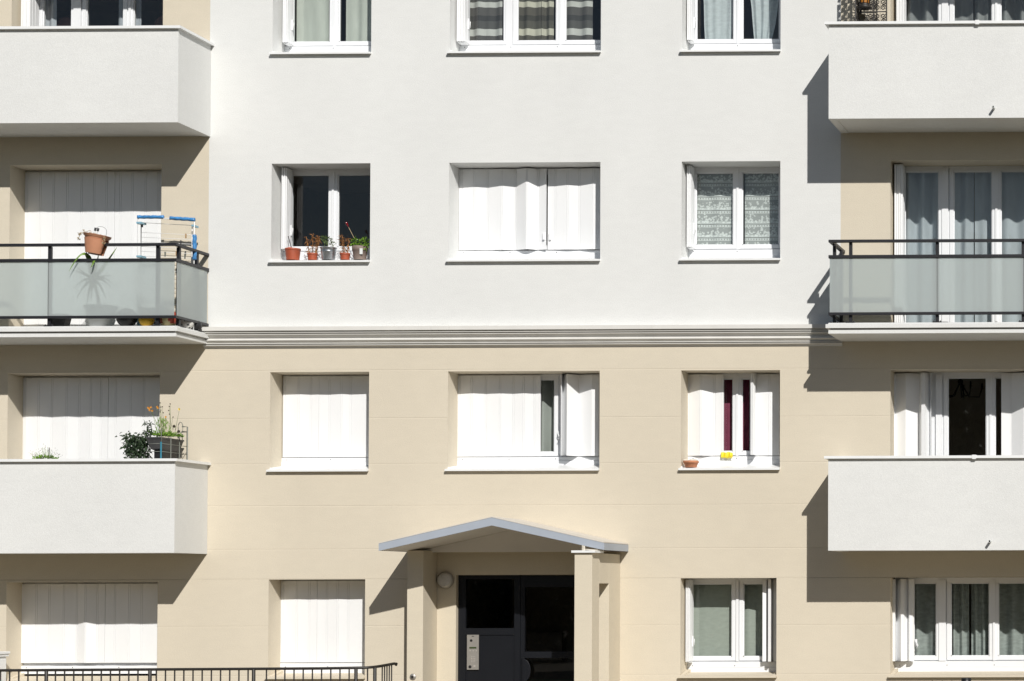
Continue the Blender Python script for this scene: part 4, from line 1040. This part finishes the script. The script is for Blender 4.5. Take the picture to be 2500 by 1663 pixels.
def wrap(P0, P1, r_, seed):
    m = MB(); rr_ = random.Random(seed); P0, P1 = Vector(P0), Vector(P1); n_ = 16
    P = [P0+(P1-P0)*i/n_ for i in range(n_+1)]; d_ = (P1-P0).normalized(); a_ = d_.cross(Vector((0,1,0))).normalized(); b_ = d_.cross(a_); vs = []; K = 12
    for i, p_ in enumerate(P):
        for k in range(K):
            an = 2*math.pi*k/K; rad = r_*(1+.16*math.sin(an*3+i*1.3)+rr_.uniform(-.1,.1)); vs.append(p_+(a_*math.cos(an)+b_*math.sin(an))*rad)
    fs = [(i*K+k,i*K+(k+1)%K,(i+1)*K+(k+1)%K,(i+1)*K+k) for i in range(n_) for k in range(K)]+[tuple(range(K)),tuple(range(n_*K,n_*K+K))]
    m.add(vs, fs, 0, True); return m
a_ = wx(140,262,ya); b_ = wx(695,262,ya); wrap(a_, b_, .022, 1).build('blue_cover', BLUEP, t)
a_ = wx(830,285,ya); b_ = wx(1355,318,ya); wrap(a_, b_, .023, 2).build('blue_cover', BLUEP, t)
a_ = wx(1350,640,ya); b_ = wx(1350,1170,ya); wrap(a_, b_, .025, 3).build('blue_cover', BLUEP, t)
for zx, zy in ((150,385),(150,1100),(1320,445)):
    q = wx(zx,zy,ya); m = MB(); m.box(q.x-.016, q.x+.016 if zx > 1000 else q.x+.05, ya-.016, yb+.012, q.z-.012, q.z+.012); m.build('joint', BLUEC, t)
for i, (zx, zy, lb_) in enumerate(((1165,650,'wooden clothes peg on the second wire from the top'),(1060,790,'clothes peg just above the black handrail'),(725,1035,'clothes peg right of the railing post, below the handrail'),(965,1020,'small clothes peg midway between the railing posts'),(1145,1085,'clothes peg hung in front of the end posts'),(240,415,'dark clothes peg clipped near the blue joint'))):
    q = wx(zx,zy,yb-.006); m = MB()
    for s_ in (-1,1): m.add([(q.x+s_*.001,yb-.012,q.z+.022),(q.x+s_*.009,yb-.012,q.z+.018),(q.x+s_*.007,yb-.012,q.z-.04),(q.x+s_*.001,yb-.012,q.z-.04)]+[(q.x+s_*.001,yb+.0,q.z+.022),(q.x+s_*.009,yb+.0,q.z+.018),(q.x+s_*.007,yb+.0,q.z-.04),(q.x+s_*.001,yb+.0,q.z-.04)], [(0,1,2,3),(7,6,5,4),(0,4,5,1),(1,5,6,2),(2,6,7,3),(3,7,4,0)])
    tag(m.build('clothes_peg', [WOOD, GREYP, WIREM, WOOD, WIREM, GREYP][i], None, loc=(q.x,yb,q.z)), lb_, 'clothes peg', 'pegs on the airer')

# ------------------------------------------------------------------ plants on the lower left balcony
def w7(zx, zy, y): return at(290+zx/9.225, 970+zy/9.225, y)
F3 = LB+.17
yf = -.70; xr_ = w7(960,890,yf).x; xl_ = w7(605,885,yf).x; zr = w7(900,890,yf).z; zb3 = w7(900,1165,yf).z; yk = -.12
t = thing('flower_trough', ((xl_+xr_)/2, yf, F3), 'dark grey trough of orange and yellow flowers above the parapet', 'planter')
m = MB(); ins = .045; vs = []
for z_, k in ((zb3,ins),(zr-.02,.008)): vs += [(xl_+k,yf+k,z_),(xr_-k*.8,yf+k,z_),(xr_-k*.8,yk-k,z_),(xl_+k,yk-k,z_)]
m.add(vs, [(0,1,5,4),(1,2,6,5),(2,3,7,6),(3,0,4,7),(3,2,1,0)])
m.prism_z([(xl_,yf),(xr_,yf),(xr_,yk),(xl_,yk)], zr-.022, zr-.002); m.build('trough', GREYP, t)
m = MB(); m.box(xl_+.06, xr_-.04, yf+.1, yk-.1, F3, zb3-.001); m.build('stand', BLACKP, t)
m = MB(); ym = -.42
for k in range(420):
    u = R.random(); zx = 760+u*600; c_ = w7(zx, 880-abs(R.gauss(0,.5))*(70 if zx < 1100 else 50), ym); m.leaf((c_.x,ym+R.uniform(-.15,.15),c_.z), (R.uniform(-1,1),R.uniform(-1,.5),R.uniform(0,1.2)), R.uniform(.02,.045), R.uniform(.01,.022))
for k in range(240):
    zx = 900+abs(R.gauss(0,130)); zy = 860-R.random()*380*max(.2,1-abs(zx-990)/420); c_ = w7(zx,zy,ym); m.leaf((c_.x,ym+R.uniform(-.1,.1),c_.z), (R.uniform(-.4,.4),R.uniform(-.4,.4),1), R.uniform(.03,.07), R.uniform(.004,.009))
m.build('foliage', LEAFG, t, recalc=False)
m = MB()
ST = [[(990,860),(970,560),(930,130)],[(1000,860),(1005,520),(975,225)],[(960,860),(940,560),(945,225)],[(1150,860),(1165,520),(1158,155)],[(1165,860),(1150,420),(1137,215)],[(1250,870),(1310,560),(1365,275)],[(940,860),(830,520),(690,270)],[(940,860),(860,420),(870,235)],[(1030,860),(1050,650),(1062,450)],[(1120,830),(1190,640),(1215,440)],[(900,850),(820,640),(760,320)],[(1010,850),(1020,640),(985,330)]]
for s_ in ST: m.tube([w7(a_,b_,ym) for a_, b_ in s_], .0028, 0, 5, taper=.0016)
m.build('stems', LEAFH, t)
m = MB()
def flower(zx, zy, r_, mi, n_=8):
    c_ = w7(zx,zy,ym)
    for k in range(n_):
        a_ = 6.283*k/n_+R.uniform(-.2,.2); m.leaf(c_, (math.cos(a_),-.4,math.sin(a_)), r_, r_*.5, mi, nrm=Vector((0,-1,0)))
    m.ball(c_, r_*.28, 2, 8)
for zx, zy in ((690,250),(700,290),(665,235),(730,225),(760,305),(870,215),(885,240),(1062,445)): flower(zx,zy,.018,0)
flower(1365,270,.02,1)
for zx, zy in ((930,125),(980,215),(945,222),(1158,150),(1137,205),(945,290),(935,330),(1000,350),(1125,300),(1140,380),(1222,447),(690,530),(1245,655),(1350,770)): m.ball(w7(zx,zy,ym), .0085 if zx not in (1350,1245) else .02, 2, 8)
m.build('flowers', [ORANGE, YELL, mat('seed_head',(.04,.03,.02),.8)], t, recalc=False)
m = MB()
for P in ([(730,850),(650,640),(560,500)],[(760,830),(720,640),(700,560)],[(720,800),(640,760),(605,820)]):
    Q = [w7(a_,b_,-.55) for a_, b_ in P]; m.tube(Q, .004, 0, 5, taper=.002)
    for k in range(20):
        u = R.random()*1.9; i = int(u); q = Q[i].lerp(Q[i+1], u-i); m.leaf(q, (R.uniform(-1,.6),R.uniform(-.7,.3),R.uniform(-.9,.5)), R.uniform(.04,.075), R.uniform(.014,.022), droop=.3)
m.build('pepper_leaves', LEAFD, t, recalc=False)
# wire support round the trough
xg = xr_+.02
t = thing('wire_trellis', (xg,-.45,F3), 'grey wire plant support with a teal stake beside the flower trough', 'plant support')
m = MB(); yA, yB = -.74, -.08
for yy_, top, mi in ((-.50,905,0),(-.28,930,0)): 
    q = w7(1210 if yy_ < -.4 else 1370, top, yy_); m.tube([(xg,yy_,F3),(xg,yy_,q.z)], .006, 0, 6)
qz = w7(1500,665,yB).z; m.tube([(xg,yB,F3),(xg,yB,qz),(xg-.07,yB,qz+.002)], .009, 0, 8)
zz1, zz2 = w7(1035,1040,yA).z, w7(1035,1220,yA).z
for z_ in (zz1, zz2): m.tube([(w7(660,1050,yA).x,yA,z_-.004),(xg,yA,z_),(xg,yB,z_+.004)], .0045, 0, 6)
c_ = w7(1390,680,-.2); m.tube([(c_.x-.03,-.2,c_.z-.2),(c_.x+.015,-.2,c_.z-.07)]+[(c_.x+.032*math.cos(a_),-.2,c_.z+.07*math.sin(a_)) for a_ in [-1.2+i*.55 for i in range(12)]], .0045, 0, 6)
m.build('wire_frame', WIREM, t)
m = MB(); q = w7(1030,690,yA); m.tube([(xg,yA-.006,F3),(xg,yA-.006,zz1+.02)], .010, 0, 8); m.build('stake', TEAL, t)
m = MB(); m.tube([(xg,yA,zz1),(xg,yA,q.z)], .005, 0, 6); m.build('thin_stake', WIREM, t)
# dark shrub and small flowering plant
t = thing('shrub_pot', (w7(420,1100,-.55).x, -.55, F3), 'dark green leafy shrub left of the flower trough', 'potted plant')
m = MB(); cx1 = w7(430,1200,-.55).x; m.lathe([(.11,0),(.15,.26),(.155,.27),(.14,.27)], (cx1,-.55,F3), 20); m.build('pot', TERRA, t)
m = MB()
tops = [(215,880),(200,960),(260,1000),(370,910),(400,1000),(430,980),(510,940),(560,900),(600,980),(640,1010),(300,1080),(480,1060),(250,1150),(380,1150),(560,1130),(640,1180),(240,1260),(360,1280),(480,1260),(600,1270),(520,1320),(280,1320)]
for zx, zy in tops:
    c_ = w7(zx,zy,-.55); m.tube([(cx1+(c_.x-cx1)*.3,-.55,F3+.26),((c_.x+cx1)/2,-.55,(c_.z+F3+.26)/2-.02),c_], .004, 0, 5, taper=.002)
    for k in range(34):
        v = Vector((R.gauss(0,.022),R.gauss(0,.05),R.gauss(0,.033))); m.leaf(c_+v, (v.x*20+R.uniform(-.4,.4),R.uniform(-.8,.3),R.uniform(-.9,.5)), R.uniform(.035,.062), R.uniform(.022,.034), droop=.25)
m.build('foliage', LEAFD, t, recalc=False)
def w8(zx, zy, y): return at(60+zx/16.84, 1060+zy/16.84, y)
ys = -.55; cx2 = w8(860,1000,ys).x
t = thing('flowering_plant', (cx2, ys, F3), 'low plant with tiny pale flowers peeking over the parapet at the left', 'potted plant')
m = MB(); m.lathe([(.12,0),(.16,.26),(.165,.275),(.15,.275)], (cx2,ys,F3), 20); m.build('pot', TERRA, t)
m = MB()
for k in range(150):
    u = R.uniform(-1,1); zx = 860+u*400; zy = 1000-(1-u*u)*150*R.random()+30*R.random(); c_ = w8(zx,zy,ys); m.leaf((c_.x,ys+R.uniform(-.06,.06),c_.z), (u+R.uniform(-.4,.4),R.uniform(-.7,.3),R.uniform(-.4,.8)), R.uniform(.025,.045), R.uniform(.014,.024))
for k in range(26):
    u = R.uniform(-1,1); q = Vector((cx2,ys,F3+.27)); e_ = w8(870+u*620, 620+abs(u)*200+R.uniform(-130,150), ys); m.tube([q+Vector((u*.08,0,.14)), (q+e_)/2+Vector((u*.03,0,.12)), e_], .0012, 0, 4)
m.build('foliage', LEAFG, t, recalc=False)
m = MB()
for k in range(70):
    u = R.uniform(-1,1); c_ = w8(870+u*620, 640+abs(u)*180+R.gauss(0,90), ys); m.ball((c_.x,ys+R.uniform(-.05,.05),c_.z), R.uniform(.0035,.006), 0, 6)
m.build('flowers', mat('grey_bud',(.30,.30,.29),.8,var=.4,vscale=60), t)
q = w8(1010,550,ys); m = MB(); m.tube([(q.x,ys,F3+.2),(q.x,ys,q.z)], .005, 0, 6); m.build('stick', GREYP, t)

# ------------------------------------------------------------------ upper right balcony: iron screen and lantern
def w3(zx, zy, y): return at(2050+zx/9.43, zy/9.43, y)
ysn = -.36; F1 = UB+.17; SX0, SX1 = w3(475,300,ysn).x, w3(1078,300,ysn).x; ZT = 10.18
t = thing('iron_screen', ((SX0+SX1)/2, ysn, F1), 'folding screen of scrolled wrought iron against the beige wall', 'screen')
def scroll(m, cx_, cz_, r_, y_, d_=1, turns=1.5, a0=0, n_=22, th=.0075):
    m.tube([(cx_+d_*r_*(1-.78*i/n_)*math.cos(a0+turns*6.283*i/n_), y_, cz_+r_*(1-.78*i/n_)*math.sin(a0+turns*6.283*i/n_)) for i in range(n_+1)], th, 0, 5)
def panel(m, a_, b_, y_):
    cxm = (a_+b_)/2; wq = (b_-a_)/4
    for zz_ in [F1+.05+.185*k for k in range(int((ZT-F1)/.185)+1)]:
        m.tube([(a_,y_,zz_),(b_,y_,zz_)], .008, 0, 5)
        for j in range(4):
            cc = a_+wq*(j+.5); d_ = 1 if j % 2 else -1
            scroll(m, cc, zz_+.055, wq*.48, y_, d_, 1.6, a0=-.6); scroll(m, cc, zz_+.130, wq*.46, y_, -d_, 1.5, a0=2.4)
            if j % 2: m.tube([(cc-wq*.5,y_,zz_+.02),(cc-wq*.5,y_,zz_+.17)], .003, 0, 5)
    for xx in (a_, cxm, b_): m.tube([(xx,y_,F1),(xx,y_,ZT)], .010 if xx != cxm else .007, 0, 6)
    m.ball((b_,y_-.004,w3(1078,290,y_).z), .011, 0, 8); m.ball((b_,y_-.004,w3(1078,340,y_).z), .009, 0, 8)
m = MB(); panel(m, SX0+.01, SX1, ysn); m.build('scroll_panel', IRON, t)
# second leaf folded towards the street: seen edge on
m = MB(); X2 = w3(425,300,-.5).x; 
for zz_ in [F1+.05+.1*k for k in range(21)]:
    m.tube([(SX0,ysn,zz_),(X2,-.68,zz_)], .004, 0, 5)
    for j in range(4):
        u = (j+.5)/4; p_ = Vector((SX0,ysn,zz_)).lerp(Vector((X2,-.68,zz_)), u); dirv = (Vector((X2,-.68,0))-Vector((SX0,ysn,0))).normalized()
        m.tube([p_+dirv*.036*(1-.75*i/16)*math.cos(9*i/16)+Vector((0,0,.05+.036*(1-.75*i/16)*math.sin(9*i/16))) for i in range(17)], .0085, 0, 5)
for u in (0,.5,1): p_ = Vector((SX0,ysn,F1)).lerp(Vector((X2,-.68,F1)), u); m.tube([p_, p_+Vector((0,0,ZT-F1))], .011, 0, 6)
m.build('folded_leaf', IRON, t)
yl = -.60; q = w3(575,195,yl)
t = thing('hanging_lantern', (q.x, yl, q.z), 'dark metal lantern with amber panes hung before the iron screen', 'lantern')
m = MB(); m.lathe([(.0005,-.03),(.03,-.022),(.085,.0),(.088,.012),(.07,.03),(.062,.055),(.068,.062)], (q.x,yl,q.z), 24)
m.lathe([(.075,.30),(.08,.31),(.06,.36),(.02,.41),(.012,.44)], (q.x,yl,q.z), 24)
for k in range(8): a_ = k*.7854; m.tube([(q.x+.064*math.cos(a_),yl+.064*math.sin(a_),q.z+.06),(q.x+.074*math.cos(a_),yl+.074*math.sin(a_),q.z+.30)], .0055, 0, 5)
m.tube([(q.x,yl,q.z+.44),(q.x,yl,q.z+.55)], .004); m.tube([(q.x,yl,q.z+.545),(SX0,-.5,q.z+.6)], .005); m.build('metal_body', IRON, t)
m = MB(); m.lathe([(.058,.061),(.068,.30)], (q.x,yl,q.z), 8); m.build('amber_glass', AMBER, t)
q = w3(505,405,-.42); m = MB(); m.lathe([(.05,0),(.05,.008),(.044,.012)], (q.x,-.42,q.z), 22, 0, 'y'); m.tube([(q.x-.05,-.41,q.z),(SX0,ysn,q.z)], .004)
tag(m.build('bronze_disc', mat('bronze',(.17,.14,.09),.5,metal=.5,var=.1), None, loc=(q.x,-.42,q.z)), 'round bronze disc hung on the iron screen below the lantern', 'disc')

# ------------------------------------------------------------------ black railing, posts at the foot of the picture
yr = -2.0; ZR = .972
t = thing('railing', (-4, yr, -.2), 'black iron railing along the ramp in front of the ground floor windows', 'railing')
xe = X(905,1626,yr)
path = [(-8.5,yr,.955),(-6.6,yr,.955),(-1.6,yr,.972),(xe-.06,yr,.980),(xe+.0,yr+.06,.984),(xe+.03,yr+.2,.990)]
q = at(968,1617,yr+.85); path += [(q.x-.02,yr+.82,q.z),(q.x,yr+.85,q.z-.004),(q.x-.012,yr+.86,q.z-.02)]
m = MB(); m.tube([Vector(p_)+Vector((0,0,-.016)) for p_ in path], .0175, 0, 10); m.build('handrail', IRON, t)
def rz(x): return .955+max(0,(x+6.6))*.0042-.02
m = MB(); m.tube([(-8.5,yr,-.08),(xe,yr,-.05),(q.x,yr+.85,-.03)], .012, 0, 8); m.build('lower_rail', IRON, t)
sp = X(422.4,1650,yr)-X(400,1650,yr); xp = X(113,1650,yr)
posts = [xp+k*(X(366,1650,yr)-X(113,1650,yr)) for k in range(-1,3)]+[X(869,1650,yr)]
for p_ in posts:
    m = MB(); m.lathe([(.021,0),(.021,rz(p_)+.19),(.013,rz(p_)+.2)], (p_,yr,-.2), 12); m.build('post', IRON, t)
x = xp-sp*12
while x < xe-.03:
    if min(abs(x-p_) for p_ in posts) > sp*.4:
        m = MB(); m.tube([(x,yr,-.08),(x,yr,rz(x))], .0092, 0, 8); m.build('baluster', IRON, t)
    x += sp
m = MB(); m.lathe([(.021,0),(.021,1.16),(.013,1.17)], (xe+.01,yr+.1,-.2), 12); m.build('post', IRON, t)
for k in range(5):
    u = (k+1)/6; bx = xe+.03+(q.x-.02-xe-.03)*u; by = yr+.2+.62*u; m = MB(); m.tube([(bx,by,-.06),(bx,by,.985+u*.008-.02)], .0085, 0, 8); m.build('baluster', IRON, t)
# white capped post at the left edge
yw = -.35; x1 = X(9,1600,yw); z1 = Zv(5,1591,yw)
t = thing('capped_post', (x1-.12, yw, -.2), 'white post with a moulded cap at the left edge behind the railing', 'post')
m = MB(); m.box(x1-.26, x1-.03, yw-.115, yw+.115, -.2, z1-.07); m.build('shaft', METALW, t, bevel=.01)
m = MB(); m.box(x1-.28, x1-.012, yw-.14, yw+.14, z1-.069, z1-.035); m.box(x1-.29, x1, yw-.15, yw+.15, z1-.034, z1); m.build('cap', METALW, t, bevel=.006)
# dark post top at the lower right
yg = -1.6; q = at(2359,1655.5,yg)
t = thing('gate_post', (q.x, yg, -.2), 'thick black post top under the right ground floor window', 'post')
m = MB(); m.lathe([(.062,0),(.062,q.z+.2-.01),(.056,q.z+.2)], (q.x,yg,-.2), 20); m.build('shaft', BLACKP, t)
m = MB(); m.lathe([(.066,q.z+.185),(.066,q.z+.195)], (q.x,yg,-.2), 20); m.build('collar', BLACKP, t)
t = thing('low_fence', (q.x-.4, yg, -.2), 'spiked black fence left of the thick post', 'fence')
for px_ in (2300,2324,2276.):
    qq = at(px_,1661,yg); m = MB(); m.tube([(qq.x,yg,-.2),(qq.x,yg,qq.z-.03)], .008, 0, 8); m.lathe([(.012,-.035),(.009,-.02),(.001,0)], (qq.x,yg,qq.z), 8); m.build('spike', IRON, t)
m = MB(); m.tube([(q.x-.75,yg,.72),(q.x-.06,yg,.72)], .012, 0, 8); m.build('rail', IRON, t)
